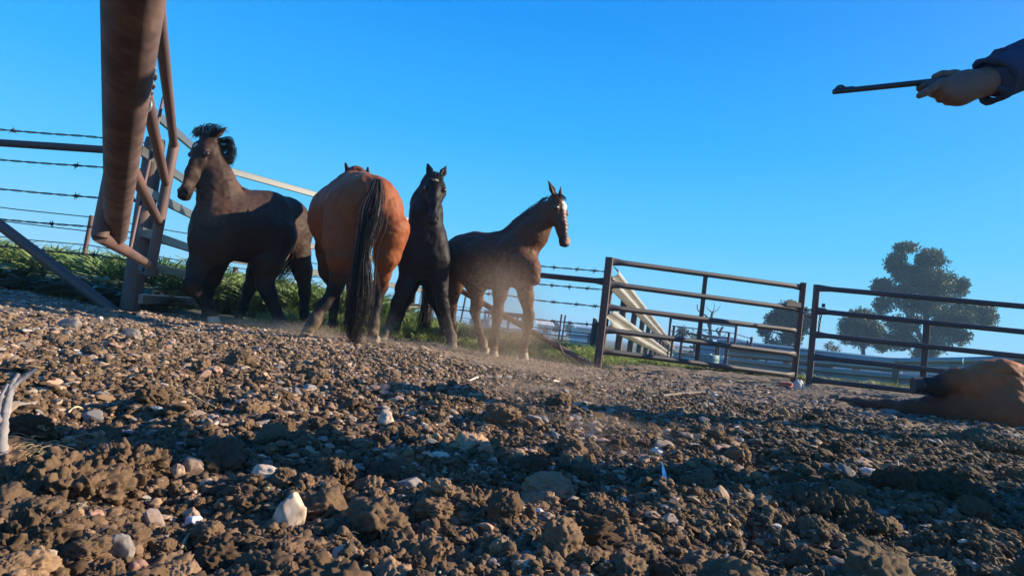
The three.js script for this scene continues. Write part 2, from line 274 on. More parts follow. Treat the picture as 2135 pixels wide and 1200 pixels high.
// ---------------------------------------------------------------- the gate swung towards the camera, the pipe arm and its chain
{
  const t = thing('pipe_gate', 'rusty pipe gate swung open beside the thick strainer post', 'gate', onGround(310, 5.2));
  const zf = 5.2, zn = 2.5, r = .03;
  part('stile', tint(pipe(P(363, 296, zf), P(311, 574, zf), .041, 16), RUST), steel, t);
  part('stile', tint(pipe(P(320, -66, zn), P(207, 492, zn), .031, 16), RUST), steel, t);
  for (const [a, b] of [[[362, 302], [320, -58]], [[345, 382], [287, 130]], [[332, 464], [248, 303]], [[312, 552], [207, 491]]]) part('rail', tint(pipe(P(a[0], a[1], zf), P(b[0], b[1], zn), r * (a[1] > 500 ? .98 : 1.05), 14), RUST), steel, t);
  part('tie_rod', tint(pipe(P(340, 203, 4.35), P(271, 517, 3.75), .010, 8), RUST), steel, t);
}
{
  const A = P(241, 490, 2.85), B = P(277, 0, 1.0), E = B.clone().addScaledVector(B.clone().sub(A), 1.0), foot = V(E.x, ground(E.x, E.z) - .1, E.z);
  const t = thing('steel_pipe_arm', 'big rust brown steel pipe slanting down overhead at the upper left', 'pipe', foot);
  const pts = []; for (let i = 0; i <= 420; i++) pts.push(G3(A, E, i / 420));
  const ridge = (p) => noise(p.x * 90 + p.y * 60, p.y * 90, p.z * 40 - p.y * 50) + .5 * noise(p.x * 30, p.y * 30, p.z * 22);
  const scales = (p) => { const n = fbm(p.x * 14, p.y * 14, p.z * 14, 3), s = ridge(p), k = clamp(.5 + n); return [lerp(.062, .15, k), lerp(.038, .09, k), lerp(.037, .076, k)].map((v) => v * (s > .5 ? 1.35 : 1 + .28 * s)); };
  const g = tube(pts, .045, 64, false), hollow = tube(pts.slice(0, 30), .039, 32, false);
  { const q = g.attributes.position, ax = E.clone().sub(A).normalize(), v = V(), w = V(); for (let i = 0; i < q.count; i++) { v.fromBufferAttribute(q, i); w.copy(v).sub(A); w.addScaledVector(ax, -w.dot(ax)).normalize(); v.addScaledVector(w, .0003 * ridge(v)); q.setXYZ(i, v.x, v.y, v.z); } g.computeVertexNormals(); }
  const ring = new THREE.RingGeometry(.039, .045, 32); ring.lookAt(A.clone().sub(B)); ring.translate(A.x, A.y, A.z);
  part('arm', tint(J([g, hollow, ring]), scales), std({ vertexColors: true, roughness: .8 }), t);
  part('post', tint(pipe(E, foot, .055, 16), RUST), steel, t);
  const c = thing('latch_chain', 'galvanised chain with a hook hanging beside the big slanting pipe', 'chain', P(312, 190, 1.72));
  const ch = [P(322, 140, 1.66), P(318, 160, 1.68), P(313, 184, 1.72), P(306, 205, 1.78), P(302, 226, 1.83)];
  part('links', tint(chain(ch, .016, .0042), GALV), zinc, c);
  const hk = []; for (let k = 0; k <= 12; k++) { const a = -1.2 + k / 12 * 4.2, o = P(303, 219, 1.8); hk.push(o.add(V(Math.cos(a) * .014, Math.sin(a) * .018, 0))); }
  part('hook', tint(tube(hk, .006, 8), GALV), zinc, c);
}
// ---------------------------------------------------------------- light steel rails round the far corner of the yard
{
  const t = thing('panel_fence', 'pale galvanised rail fence that turns a corner behind the horses', 'fence', onGround(440, 8));
  const yA = [274, 362, 430, 507, 567, 626], vpA = [790, 648], vpB = [2080, 797], corner = [];
  const zA = (x) => 6.5 / (1 - (x - 365) / (790 - 365)), zc = zA(450);
  yA.forEach((y, i) => {
    const at = (x) => P(x, y + (x - 365) / (790 - 365) * (vpA[1] - y), zA(x));
    const c = at(450), cy = y + 85 / 425 * (vpA[1] - y); corner.push(c);
    const onB = (x) => { const f = (x - 450) / (vpB[0] - 450); return P(x, cy + f * (vpB[1] - cy), zc / (1 - f)); };
    part('rail', tint(bar(at(292), c, .035, .088), GALV), zinc, t);
    part('rail', tint(bar(c.clone().add(V(.03, 0, 0)), onB(880), .035, .085), GALV), zinc, t);
  });
  const post = (top, foot, w) => part('post', tint(bar(foot, top, w, w, V(0, 0, 1)), GALV), zinc, t);
  post(P(458, 344, zc + .06), P(424, 662, zc + .06), .075);
  for (const x of [720, 880]) { const f = (x - 450) / (vpB[0] - 450), z = zc / (1 - f) + .06, y1 = corner ? 354 + f * (vpB[1] - 354) : 0; post(P(x, y1 - 6, z), P(x - 24, 640 + f * 150, z), .07); }
}
{
  const t = thing('brown_post', 'rusty post with a thin prop leaning on it between the dark horse\'s legs', 'post', onGround(840, 8.6));
  part('shaft', tint(pipe(P(857, 588, 8.6), P(837, 716, 8.6), .055, 14), RUST), steel, t);
  part('prop', tint(pipe(P(844, 604, 8.5), P(833, 690, 8.5), .026, 10), RUST), steel, t);
}
// ---------------------------------------------------------------- barbed panel between the horses and the gates
{
  const t = thing('barbed_fence', 'barbed wire fence with blue grey top rail joining the gate post', 'fence', onGround(1090, 7.7));
  part('top_rail', tint(pipeFlat(P(850, 546, 7.8), P(1262, 587, 7.6), .034), DARKPIPE), steel, t);
  part('brace', tint(pipe(P(905, 573, 7.75), P(1247, 770, 7.6), .036, 14), RUST), steel, t);
  for (const [a, b, m, z] of [[526, 566, 552, 0], [562, 604, 590, 1], [596, 640, 624, 2], [634, 679, 664, 3]]) part('barbed_wire', barbed([P(850, a, 7.75), P(960, a + 12, 7.7), P(1060, m - 8, 7.7), P(1115, m + 1, 7.68), P(1190, (m + b) / 2 + 1, 7.62), P(1262, b, 7.58)], [.2, .42, .6, .74, .84, .93].map((k) => k + .02 * Math.sin(z * 3 + k * 9)), .0048), steel, t);
  part('loose_wire', tint(tube([P(1160, 712, 7.5), P(1172, 728, 7.45), P(1186, 740, 7.5), P(1220, 748, 7.5)], .006, 5), WIRE), steel, t);
  const s = thing('fallen_stick', 'dead grey stick propped in the weeds under the slanting brace', 'stick', onGround(1180, 7.4));
  part('stem', tint(tube([P(1166, 718, 7.42), P(1178, 745, 7.4), P(1188, 768, 7.38)], (k) => .013 * (1 - .5 * k), 7), WOOD), dull, s);
  part('twig', tint(tube([P(1174, 736, 7.41), P(1196, 748, 7.4), P(1212, 768, 7.36)], (k) => .009 * (1 - .5 * k), 6), WOOD), dull, s);
}
// ---------------------------------------------------------------- the two yard gates
function yardGate(label, spec) {
  const { zl, zr, xl, xr } = spec, z = (x) => 1 / lerp(1 / zl, 1 / zr, (x - xl) / (xr - xl));
  const t = thing('yard_gate', label, 'gate', onGround((xl + xr) / 2, z((xl + xr) / 2)));
  for (const [a, b, c, d, r] of spec.stiles) { const s = bar(P(c, d, z((a + c) / 2)), P(a, b, z((a + c) / 2)), r * 2, r * 1.8, V(0, 0, 1)); part('stile', tint(s, SHADERUST), steel, t); }
  for (const [a, b, c, d] of spec.rails) part('rail', tint(pipeFlat(P(a, b, z(a) - .01), P(c, d, z(c) - .01), .035), DARKPIPE), steel, t);
  for (const [a, b, c, d, w] of spec.uprights) part('upright', tint(bar(P(c, d, z((a + c) / 2) + .035), P(a, b, z((a + c) / 2) + .035), w, .03, V(0, 0, 1)), DARKPIPE), steel, t);
  for (const [a, b, c, d, w, h] of spec.plates) part('latch_plate', tint(bar(P(a, b, z(a) - .05), P(c, d, z(c) - .05), .02, h, V(0, 1, 0)), DARKPIPE), steel, t);
  return t;
}
yardGate('closed rust brown pipe gate in front of the sunlit guard rails', { zl: 7.6, zr: 8.7, xl: 1262, xr: 1668, stiles: [[1271, 536, 1243, 790, .044], [1676, 589, 1654, 800, .036]], rails: [[1277, 545, 1674, 599], [1272, 592, 1671, 645], [1266, 640, 1667, 690], [1260, 687, 1662, 739], [1254, 731, 1656, 783]], uprights: [[1472, 572, 1452, 757, .055]], plates: [[1640, 632, 1670, 636, 0, .07], [1645, 628, 1660, 630, 0, .045]] });
yardGate('rust brown pipe gate running out of sight behind the lying horse', { zl: 8.4, zr: 7.7, xl: 1695, xr: 2135, stiles: [[1704, 593, 1686, 808, .036], [2330, 640, 2318, 850, .042]], rails: [[1704, 600, 2330, 656], [1701, 648, 2328, 711], [1698, 697, 2325, 763], [1694, 743, 2322, 813], [1690, 791, 2320, 862]], uprights: [[1934, 668, 1924, 800, .075]], plates: [[1706, 645, 1722, 647, 0, .06], [1714, 636, 1721, 637, 0, .05]] });
{
  const c = thing('gate_chain', 'dark steel chain looped between the two yard gates', 'chain', P(1688, 655, 8.45));
  part('links', tint(J([chain([P(1676, 644, 8.5), P(1690, 646, 8.45), P(1702, 642, 8.4)], .028, .007), chain([P(1676, 652, 8.5), P(1690, 661, 8.45), P(1702, 660, 8.4)], .028, .007)]), WIRE), steel, c);
  const d = thing('gate_chain', 'short chain hanging straight down from the latch of the right gate', 'chain', P(1709, 675, 8.3));
  part('links', tint(chain([P(1712, 656, 8.3), P(1709, 675, 8.3), P(1707, 696, 8.3)], .028, .007), WIRE), steel, d);
}
// ---------------------------------------------------------------- guard rails of the lane
function wBeam(a, b, h = .31, thick = .004) {
  const prof = [[0, -.5], [.02, -.47], [.075, -.33], [.08, -.25], [.075, -.17], [.012, -.04], [.008, 0], [.012, .04], [.075, .17], [.08, .25], [.075, .33], [.02, .47], [0, .5]];
  const d = b.clone().sub(a), n = V(0, 1, 0).cross(d).normalize(); const N = Math.max(2, Math.ceil(d.length() / .6)), pos = [], idx = [], m = prof.length;
  const loop = [...prof.map(([u, v]) => [u, v * h]), ...prof.slice().reverse().map(([u, v]) => [u - thick, v * h])], q = loop.length;
  for (let i = 0; i <= N; i++) { const p = a.clone().addScaledVector(d, i / N); for (const [u, v] of loop) pos.push(p.x + n.x * u, p.y + v, p.z + n.z * u); }
  for (let i = 0; i < N; i++) for (let k = 0; k < q; k++) { const A = i * q + k, B = i * q + (k + 1) % q; idx.push(A, A + q, B, B, A + q, B + q); }
  const g = new THREE.BufferGeometry(); g.setAttribute('position', new THREE.Float32BufferAttribute(pos, 3)); g.setIndex(idx); const f = g.toNonIndexed(); f.computeVertexNormals(); return f;
}
{
  const t = thing('guard_rail_lane', 'sunlit pale guard rail race running back from the gate post', 'guard rail', onGround(1290, 8.2));
  const up = [P(1276, 579, 8), P(1404, 724, 30)], lo = [P(1262, 659, 7.95), P(1400, 743, 30)];
  const along = (s, z) => { const za = (z - 8) / 22; return s[0].clone().lerp(s[1], za); };
  for (const s of [up, lo]) for (let i = 0; i < 6; i++) { const a = along(s, 8 + i * 3.667), b = along(s, 8 + (i + 1) * 3.667 + .12); const k = i % 2 ? .004 : 0; a.x -= k; b.x -= k; part('beam', tint(wBeam(b, a), BEAM), zinc, t); }
  for (let i = 0; i < 13; i++) { const z = 8.35 + i * 1.78, a = along(up, z), b = along(lo, z), q = a.clone(); q.x -= .075; const f = V(q.x + (b.x - a.x) , ground(q.x, q.z) - .1, q.z); part('post', tint(bar(f, q.add(V(0, .06, 0)), .1, .12, V(0, 0, 1)), WOOD), dull, t); }
  for (const k of [.3, .7]) { const a = up[0].clone().lerp(lo[0], k), b = up[1].clone().lerp(lo[1], k); a.x += .03; b.x += .03; part('wire', tint(tube(sag(a, b, 30, .05, .02, k), .004, 5), GALV), steel, t); }
}
{ // grey guard rail fence across the yard behind both gates
  const t = thing('guard_rail_fence', 'shaded grey guard rail fence behind the two yard gates', 'guard rail', onGround(1700, 14));
  const seg = (name, list) => { for (let i = 0; i < list.length - 1; i++) part('beam', tint(wBeam(P(...list[i + 1]), P(...list[i]), list[i][3] ?? .3), GREYBEAM), zinc, t); };
  seg('u', [[1520, 731, 17], [1690, 747, 15.2], [1868, 762, 14]]); seg('v', [[1862, 760, 14.1], [2010, 759, 13], [2330, 752, 11.5]]);
  seg('l', [[1520, 756, 17], [1690, 776, 15.2], [1868, 793, 14], [2060, 806, 13]]);
  seg('b', [[1560, 783, 17, .2], [1690, 800, 15.2, .2], [1868, 817, 14, .2], [2060, 832, 13, .2]]);
  for (const [a, b, c, d, z, w] of [[1563, 732, 1556, 790, 16.7, .1], [1600, 735, 1594, 795, 16.3, .05], [1643, 742, 1634, 805, 15.8, .16], [1736, 752, 1731, 815, 15, .07], [1785, 758, 1781, 816, 14.7, .07], [1869, 765, 1861, 845, 13.6, .1], [1990, 764, 1984, 850, 13, .1]]) part('post', tint(bar(P(c, d, z), P(a, b, z), w, w, V(0, 0, 1)), WOOD), dull, t);
}
// ---------------------------------------------------------------- cattle yards farther back
function panel(label, zs, posts, rails, w = .06) {
  const t = thing('cattle_panel', label, 'cattle panel', P(posts[0][2], posts[0][3], zs));
  for (const [a, b, c, d, k] of posts) part('post', tint(pipe(P(c, d, zs), P(a, b, zs), (k ?? w) / 2 * 1.1, 8, 1), DARKPIPE), steel, t);
  for (const [a, b, c, d] of rails) part('rail', tint(pipe(P(a, b, zs), P(c, d, zs), w / 2 * .8, 8, 1), DARKPIPE), steel, t);
}
panel('tall open steel frame standing behind the left yard gate', 24, [[1399, 662, 1390, 760, .09], [1536, 679, 1526, 775, .09]], [[1399, 663, 1536, 681]], .07);
panel('steel yard panel of three rails under the tall open frame', 22, [[1406, 679, 1396, 770, .08], [1521, 692, 1512, 770, .08]], [[1402, 679, 1521, 693], [1400, 690, 1519, 705]], .055);
panel('rusty low yard panel with close rails left of the dead tree', 20, [[1424, 693, 1413, 778, .08], [1495, 722, 1490, 770, .08], [1500, 722, 1494, 770, .05]], [[1424, 694, 1500, 704], [1421, 722, 1495, 731], [1420, 731, 1494, 740], [1418, 740, 1493, 749], [1417, 748, 1492, 757], [1416, 765, 1490, 773]], .05);
panel('steel yard frame with a sagging wire behind the mid gate', 26, [[1568, 702, 1560, 765, .1], [1559, 709, 1553, 760, .06], [1515, 722, 1511, 762, .09]], [[1524, 693, 1568, 706], [1510, 724, 1560, 728]], .04);
panel('pair of thin tall stakes and rails in front of the white shed', 26, [[1171, 655, 1164, 712, .07], [1179, 657, 1171, 712, .07]], [[1108, 681, 1240, 697], [1110, 693, 1240, 707], [1110, 702, 1240, 717]], .06);
panel('cluster of dark yard posts close beside the left gate post', 18, [[1240, 663, 1231, 722, .09], [1244, 666, 1236, 724, .06], [1249, 671, 1240, 724, .09]], [[1180, 697, 1244, 703]], .05);
panel('dark thin picket with plain wires behind the bay horse', 13, [[971, 617, 960, 672, .035], [1113, 649, 1107, 690, .035]], [[900, 632, 1113, 658], [905, 655, 1110, 680]], .014);
// ---------------------------------------------------------------- sheds and stores far back
function boxAt(px0, py0, px1, py1, z, depth) { // a block whose front face fills these pixels at that distance
  const a = P(px0, py1, z), b = P(px1, py1 + (px1 - px0) * .112, z), top = P(px0, py0, z), h = top.y - a.y, L = Math.hypot(b.x - a.x, b.z - a.z);
  const ang = Math.atan2(-(b.z - a.z), b.x - a.x); return { a, L, h, ang, depth };
}
function localPart(name, geo, mat, parent) { const m = new THREE.Mesh(geo, mat); m.name = name; parent.add(m); return m; }
const corr = (w, h, pitch, amp, mat, flip) => { const n = Math.max(8, Math.round(w / pitch) * 4), g = new THREE.PlaneGeometry(w, h, n, 1), p = g.attributes.position; for (let i = 0; i < p.count; i++) p.setZ(i, amp * Math.sin(p.getX(i) / pitch * Math.PI * 2)); g.computeVertexNormals(); return g; };
function shed(label, z, px0, py0, px1, py1, depth, o) {
  const b = boxAt(px0, py0, px1, py1, z, depth), t = thing('shed', label, 'shed', b.a.clone()); t.rotation.y = b.ang;
  const wall = std({ color: o.wall, roughness: .7 }), roofM = std({ color: o.roof, roughness: .6 }), dark = std({ color: rgb(.03, .035, .04), roughness: .9 });
  const drop = o.low ?? .6, eave = .35;
  if (o.open) { const n = o.open; for (let i = 0; i <= n; i++) { const g = new THREE.BoxGeometry(.22, b.h, .22); g.translate(b.L * i / n, b.h / 2, -.15); localPart('post', g, dark, t); } const back = corr(b.L, b.h + drop, .3, .03); back.translate(b.L / 2, (b.h + drop) / 2 - drop, -depth); localPart('wall', back, wall, t); const rail = new THREE.BoxGeometry(b.L, .12, .08); rail.translate(b.L / 2, b.h * .35, -.1); localPart('rail', rail, dark, t); }
  else {
    const front = corr(b.L, b.h + drop, .28, .025); front.translate(b.L / 2, b.h / 2 - drop / 2, 0); localPart('wall', front, wall, t);
    for (const s of [0, 1]) { const g = corr(depth, b.h + drop, .28, .025); g.rotateY(s ? Math.PI / 2 : -Math.PI / 2); g.translate(s * b.L, b.h / 2 - drop / 2, -depth / 2); localPart('wall', g, wall, t); }
    for (const [u, w, v, hh] of o.doors ?? []) { const g = new THREE.BoxGeometry(w, hh, .08); g.translate(u, v + hh / 2, .03); localPart('door', g, dark, t); }
  }
  const s = Math.hypot(depth + 2 * eave, o.rise ?? .8), roof = corr(b.L + 2 * eave, s, .35, .03); roof.rotateX(-Math.PI / 2 + Math.atan2(o.rise ?? .8, depth + 2 * eave)); roof.translate(b.L / 2, b.h + .1 + (o.rise ?? .8) / 2, -depth / 2); localPart('roof', roof, roofM, t);
  const fas = new THREE.BoxGeometry(b.L + 2 * eave, o.fascia ?? .22, .06); fas.translate(b.L / 2, b.h + .02, eave + .03); localPart('fascia', fas, std({ color: o.fasciaColor ?? o.roof, roughness: .6 }), t);
  if (o.lit_edge) { const gu = new THREE.BoxGeometry(b.L + 2 * eave, .09, .12); gu.translate(b.L / 2, b.h + .27, eave + .05); localPart('lit_edge', gu, std({ color: rgb(.75, .75, .73), roughness: .5 }), t); }  // white strip painting in the sunlit line along the roof edge
  return t;
}
shed('long low open shed with a blue grey roof behind the yards', 40, 1572, 724, 1958, 760, 7, { wall: rgb(.72, .78, .82), roof: rgb(.2, .26, .33), lit_edge: 1, open: 9, rise: -.4, low: 1, fascia: .42, fasciaColor: rgb(.05, .08, .14) });
shed('small blue shed with a dark roof left of the long shed', 36, 1500, 713, 1566, 752, 4, { wall: rgb(.13, .22, .33), roof: rgb(.08, .13, .2), rise: .35, doors: [[.9, .5, .3, .5], [1.3, .35, .35, .4]] });
shed('white shed with a flat roof beside the dark yard posts', 70, 1204, 683, 1262, 712, 8, { wall: rgb(.62, .63, .64), roof: rgb(.6, .6, .6), rise: .3, doors: [[1.6, 1, 0, 1.1]], fascia: .16 });
shed('little white hut with a pale roof among far trees', 95, 1123, 677, 1150, 692, 5, { wall: rgb(.7, .7, .68), roof: rgb(.66, .64, .6), rise: .7, doors: [[1, .7, 0, .8]] });
shed('pale low building end at the foot of the guard rail race', 34, 1402, 724, 1424, 745, 4, { wall: rgb(.66, .66, .66), roof: rgb(.5, .5, .5), rise: .2, fascia: .12 });
{ // water tank and drums
  const mk = (name, label, cat, px, py, z, r, h, col, ribs) => { const f = P(px, py, z), t = thing(name, label, cat, f); const pr = []; pr.push(V(0, 0, 0)); const pts = [[0, 0], [r * .97, 0], [r, .02]]; for (let i = 1; i < ribs; i++) { const y = h * i / ribs; pts.push([r, y - .03], [r * 1.04, y], [r, y + .03]); } pts.push([r, h - .03], [r * .96, h], [0, h * 1.02]); const g = new THREE.LatheGeometry(pts.map(([a, b]) => new THREE.Vector2(a, b)), 28); localPart('body', g, std({ color: col, roughness: .5 }), t); const lid = new THREE.CylinderGeometry(r * .35, r * .38, h * .06, 16); lid.translate(0, h * 1.03, 0); localPart('lid', lid, std({ color: col.clone().multiplyScalar(.7), roughness: .5 }), t); };
  mk('water_trough', 'blue green round water tank behind the low yard panel', 'tank', 1474, 764, 19, .34, .38, rgb(.09, .19, .21), 3);
  mk('plastic_drum', 'dark teal drum standing in the grass at the foot of the race', 'drum', 1408, 776, 19, .1, .24, rgb(.05, .11, .14), 3);
  mk('plastic_drum', 'white plastic drum in the grass behind the right gate', 'drum', 1747, 819, 13, .062, .26, rgb(.7, .72, .7), 4);
  mk('plastic_drum', 'blue plastic drum in the grass under the shaded guard rails', 'drum', 1816, 826, 13, .13, .2, rgb(.12, .2, .34), 3);
}
{ // farm machinery at the field edge
  const t = thing('hay_rake', 'row of white and dark farm machinery frames at the field edge', 'machinery', P(1015, 700, 45));
  const m = (a, b, w, c) => part('frame', tint(bar(P(a[0], a[1], 45), P(b[0], b[1], 45), w, w, V(0, .2, 1).normalize()), () => c), dull, t), wh = [.55, .55, .55], dk = [.06, .07, .08];
  for (const x of [1010, 1018, 1028, 1060, 1092]) { m([x + 2, 648 + (x - 1010) * .11], [x - 2, 684 + (x - 1010) * .11], .16, x % 4 ? wh : dk); }
  m([1010, 650], [1100, 658], .2, dk); m([1010, 662], [1098, 671], .12, wh); m([1010, 680], [1098, 690], .14, wh);
  for (const x of [1064, 1074, 1084, 1094]) { const o = P(x, 664 + (x - 1064) * .12, 44.8), g = new THREE.TorusGeometry(.2, .06, 8, 18); g.translate(o.x, o.y, o.z); part('wheel', tint(plain(g), () => dk), dull, t); }
}

// pale sheet stores standing between the guard rails and the long shed
shed('long pale blue sheet metal store seen between the shaded guard rails', 27, 1640, 738, 1835, 766, 3, { wall: rgb(.56, .66, .76), roof: rgb(.5, .56, .62), rise: -.1, low: .3, fascia: .08, doors: [[.6, .5, .05, .42], [1.5, .9, .05, .4], [3.0, .25, .1, .3]] });
shed('pale grey low tank shed behind the guard rails right of the tall post', 30, 1880, 752, 2140, 792, 4, { wall: rgb(.40, .45, .48), roof: rgb(.4, .44, .46), rise: -.1, low: .4, fascia: .1, doors: [[1.4, .3, .2, .2]] });
shed('white flat building low behind the mid gate and dead tree', 31, 1455, 741, 1500, 762, 3, { wall: rgb(.42, .55, .58), roof: rgb(.7, .7, .7), rise: -.1, low: .3, fascia: .12 });
// ---------------------------------------------------------------- plants
const leafMat = new THREE.MeshPhysicalMaterial({ color: rgb(1, 1, 1), roughness: .62, transmission: .4, thickness: 0, side: THREE.DoubleSide, specularIntensity: .5 });
function tuft(seed, n, h, wide, spread, droop) { // a clump of curved blades, one unit tall
  const R = mulberry(seed), pos = [], idx = [];
  for (let i = 0; i < n; i++) {
    const a = R() * 6.283, L = h * (.55 + .6 * R()), lean = spread * (.3 + R()), w = wide * (.6 + .7 * R()), ox = (R() - .5) * .25 * spread, oz = (R() - .5) * .25 * spread, S = 5, b = pos.length / 3, tw = R() * 6.28;
    for (let k = 0; k <= S; k++) {
      const t = k / S, out = lean * t * t + droop * t * t * t * .6, y = L * (t - .38 * droop * t * t * t * 1.6), ww = w * (k === S ? .06 : Math.sin(Math.PI * (.18 + .78 * t))) / 2, ta = a + 1.57 + .5 * Math.sin(tw + t * 2);
      const x = ox + Math.cos(a) * out, z = oz + Math.sin(a) * out; pos.push(x - Math.cos(ta) * ww, y, z - Math.sin(ta) * ww, x + Math.cos(ta) * ww, y + .01, z + Math.sin(ta) * ww);
    }
    for (let k = 0; k < S; k++) { const p = b + k * 2; idx.push(p, p + 1, p + 2, p + 1, p + 3, p + 2); }
  }
  const g = new THREE.BufferGeometry(); g.setAttribute('position', new THREE.Float32BufferAttribute(pos, 3)); g.setIndex(idx); g.computeVertexNormals(); return g;
}
function plants(name, label, geos, count, place, mat = leafMat) {
  const t = new THREE.Group(); t.name = name; scene.add(t); tag(t, label, 'plants', null, 'stuff');
  const M = new THREE.Matrix4(), q = new THREE.Quaternion(), e = new THREE.Euler(), c = new THREE.Color(), per = Math.ceil(count / geos.length);
  for (const g of geos) { const im = new THREE.InstancedMesh(g, mat, per); im.name = name + '_blades'; im.userData.kind = 'stuff'; let n = 0;
    for (let i = 0; i < per; i++) { const r = place(); if (!r) continue; const [x, z, s, sy, col] = r; e.set(rr(-.15, .15), rr(0, 6.28), rr(-.15, .15)); M.compose(V(x, ground(x, z) - .015, z), q.setFromEuler(e), V(s, sy, s)); im.setMatrixAt(n, M); im.setColorAt(n, c.setRGB(...col)); n++; }
    im.count = n; t.add(im); }
}
{
  rnd = mulberry(41);
  const crop = [1, 2, 3, 4, 5].map((s) => tuft(s, 34, 1, .045, .30, .40)), grassG = [11, 12, 13, 14].map((s) => tuft(s, 26, 1, .028, .35, .35)), weed = [21, 22, 23, 24].map((s) => tuft(s, 22, .8, .2, .7, .7));
  const green = (a, b, c, v = .3) => { const k = rr(1 - v, 1 + v), y = rr(-.12, .2); return [a * k * (1 + y), b * k, c * k * (1 - y * .5)]; };
  plants('crop_field', 'tall leafy green crop growing in the field beyond the fence', crop, 9000, () => {
    const z = 8.0 * Math.pow(34 / 8.0, Math.pow(rnd(), .8)), x = rr(-1, .0) * z * 1.02 + rr(0, .06) * z; const thin = sstep(-.24, -.1, x / z); if (rnd() < thin * .75) return null;
    const s = lerp(rr(.56, .82), rr(.28, .45), thin) + Math.max(0, z - 10) * .018; return [x, -z, s * .95, s * .9, green(.20, .29, .09)]; });
  plants('weeds', 'dark broad leaved weeds along the foot of the left fence', weed, 1500, () => { const x = rr(-8.5, -2.6), e = edgeAt(x), z = e + .15 + Math.pow(rnd(), 1.3) * 2.6; if (x / z > -.56 + .05 * noise(z * 3, x, 2)) return null; const s = rr(.16, .34) * (1 + .35 * noise(x * 1.5, z * 1.5, 3)) + Math.max(0, z - e - .8) * .06; return [x, -z, s, s * 1.1, green(.11, .16, .06)]; });
  plants('grass', 'bright green rank grass between the yard and the far rails', grassG, 8000, () => {
    const x = rr(-2.8, 5.2), e = edgeAt(x), z = e + .05 + Math.pow(rnd(), 1.2) * (x > 2 ? 7 : 9); if (x > 1.5 && x < 4.2 && noise(x * .9, z * .7, 5) < -.05 && z < 11.5) return null;
    const near = sstep(0, 1.2, z - e), s = lerp(rr(.05, .13), rr(.16, .34) - sstep(1.5, 3.5, x) * .14, near); return [x, -z, s * .9, s, green(.30, .37, .11, .35)]; });
  plants('verge_weeds', 'low pale green weeds in front of the shaded guard rails', grassG.concat(weed), 6500, () => { const x = rr(3.2, 10), z = edgeAt(x) + .1 + Math.pow(rnd(), 1.3) * 5; const s = rr(.07, .19); return [x, -z, s, s, green(.29, .33, .10, .35)]; });
  plants('seedlings', 'scattered little green weeds at the ragged edge of the yard', grassG, 420, () => { const x = rr(-3, 7), z = edgeAt(x) - Math.pow(rnd(), 2) * .8; const s = rr(.025, .07); return [x, -z, s, s, green(.1, .15, .045)]; });
}
function leafClump(seed, n, size) { // leaves round a twig, radius about one
  const R = mulberry(seed), pos = [], idx = [];
  for (let i = 0; i < n; i++) {
    const c = V(R() - .5, R() - .5, R() - .5).normalize().multiplyScalar(.35 + .65 * R()), u = V(R() - .5, R() - .5 - .25, R() - .5).normalize(), v = V(R() - .5, R() - .5, R() - .5).cross(u).normalize(), w = u.clone().cross(v), L = size * (.7 + .6 * R()), b = pos.length / 3;
    for (const [a, d, e] of [[-.5, 0, 0], [0, .24, .07], [.5, 0, 0], [0, -.24, .07]]) { const p = c.clone().addScaledVector(u, a * L).addScaledVector(v, d * L).addScaledVector(w, e * L); pos.push(p.x, p.y, p.z); }
    idx.push(b, b + 1, b + 2, b, b + 2, b + 3);
  }
  const g = new THREE.BufferGeometry(); g.setAttribute('position', new THREE.Float32BufferAttribute(pos, 3)); g.setIndex(idx); g.computeVertexNormals(); return g;
}
const clumpGeos = [1, 2, 3].map((s) => leafClump(s, 16, .62));
function tree(label, z, foot, limbs, blobs, col, o = {}) {
  const t = thing('tree', label, 'tree', P(foot[0], foot[1], z)); const px = z / F, R = mulberry(o.seed ?? 3);
  const wood = limbs.map((l) => { const p = l.map(([a, b, , dz]) => P(a, b, z + (dz ?? 0) * px)); const c = p.length > 2 ? new THREE.CatmullRomCurve3(p).getPoints(p.length * 4) : p; const r0 = l[0][2] * px / 2, r1 = l[l.length - 1][2] * px / 2; return tube(c, (k) => lerp(r0, r1, k), 8); });
  part('trunk', tint(J(wood), rustTint(o.bark ?? [.09, .075, .065], [.14, .12, .1], .8, 0)), dull, t);
  if (!blobs.length) return t;
  const mats = []; const centre = t.position;
  for (const [bx, by, rx, ry, n, dz] of blobs) for (let i = 0; i < n * 1.5; i++) { let u; do { u = V(R() * 2 - 1, R() * 2 - 1, R() * 2 - 1); } while (u.length() > 1); u.multiplyScalar(.35 + .65 * Math.pow(u.length(), .3) / Math.max(.3, u.length()) * u.length());
    const p = P(bx + u.x * rx, by + u.y * ry, z + ((dz ?? 0) + u.z * rx) * px); if (noise(p.x * .8 / (px * 60), p.y * .8 / (px * 60), p.z * .8 / (px * 60)) < (o.gap ?? -.06)) continue; mats.push([p, (o.leaf ?? 11) * px * (.7 + .6 * R())]); }
  const M = new THREE.Matrix4(), q = new THREE.Quaternion(), e = new THREE.Euler(), c = new THREE.Color(), per = Math.ceil(mats.length / 3);
  const im = clumpGeos.map((g) => { const k = new THREE.InstancedMesh(g, leafMat, per); k.name = 'crown'; k.userData.kind = 'stuff'; t.add(k); k.count = 0; return k; });
  mats.forEach(([p, s], i) => { const k = im[i % 3]; e.set(R() * 6, R() * 6, R() * 6); M.compose(p.sub(centre), q.setFromEuler(e), V(s, s, s)); k.setMatrixAt(k.count, M); const v = .75 + .5 * R(), y = R() * .3; k.setColorAt(k.count, c.setRGB(col[0] * v * (1 + y), col[1] * v, col[2] * v)); k.count++; });
  return t;
}
const GUM = [.08, .125, .05];
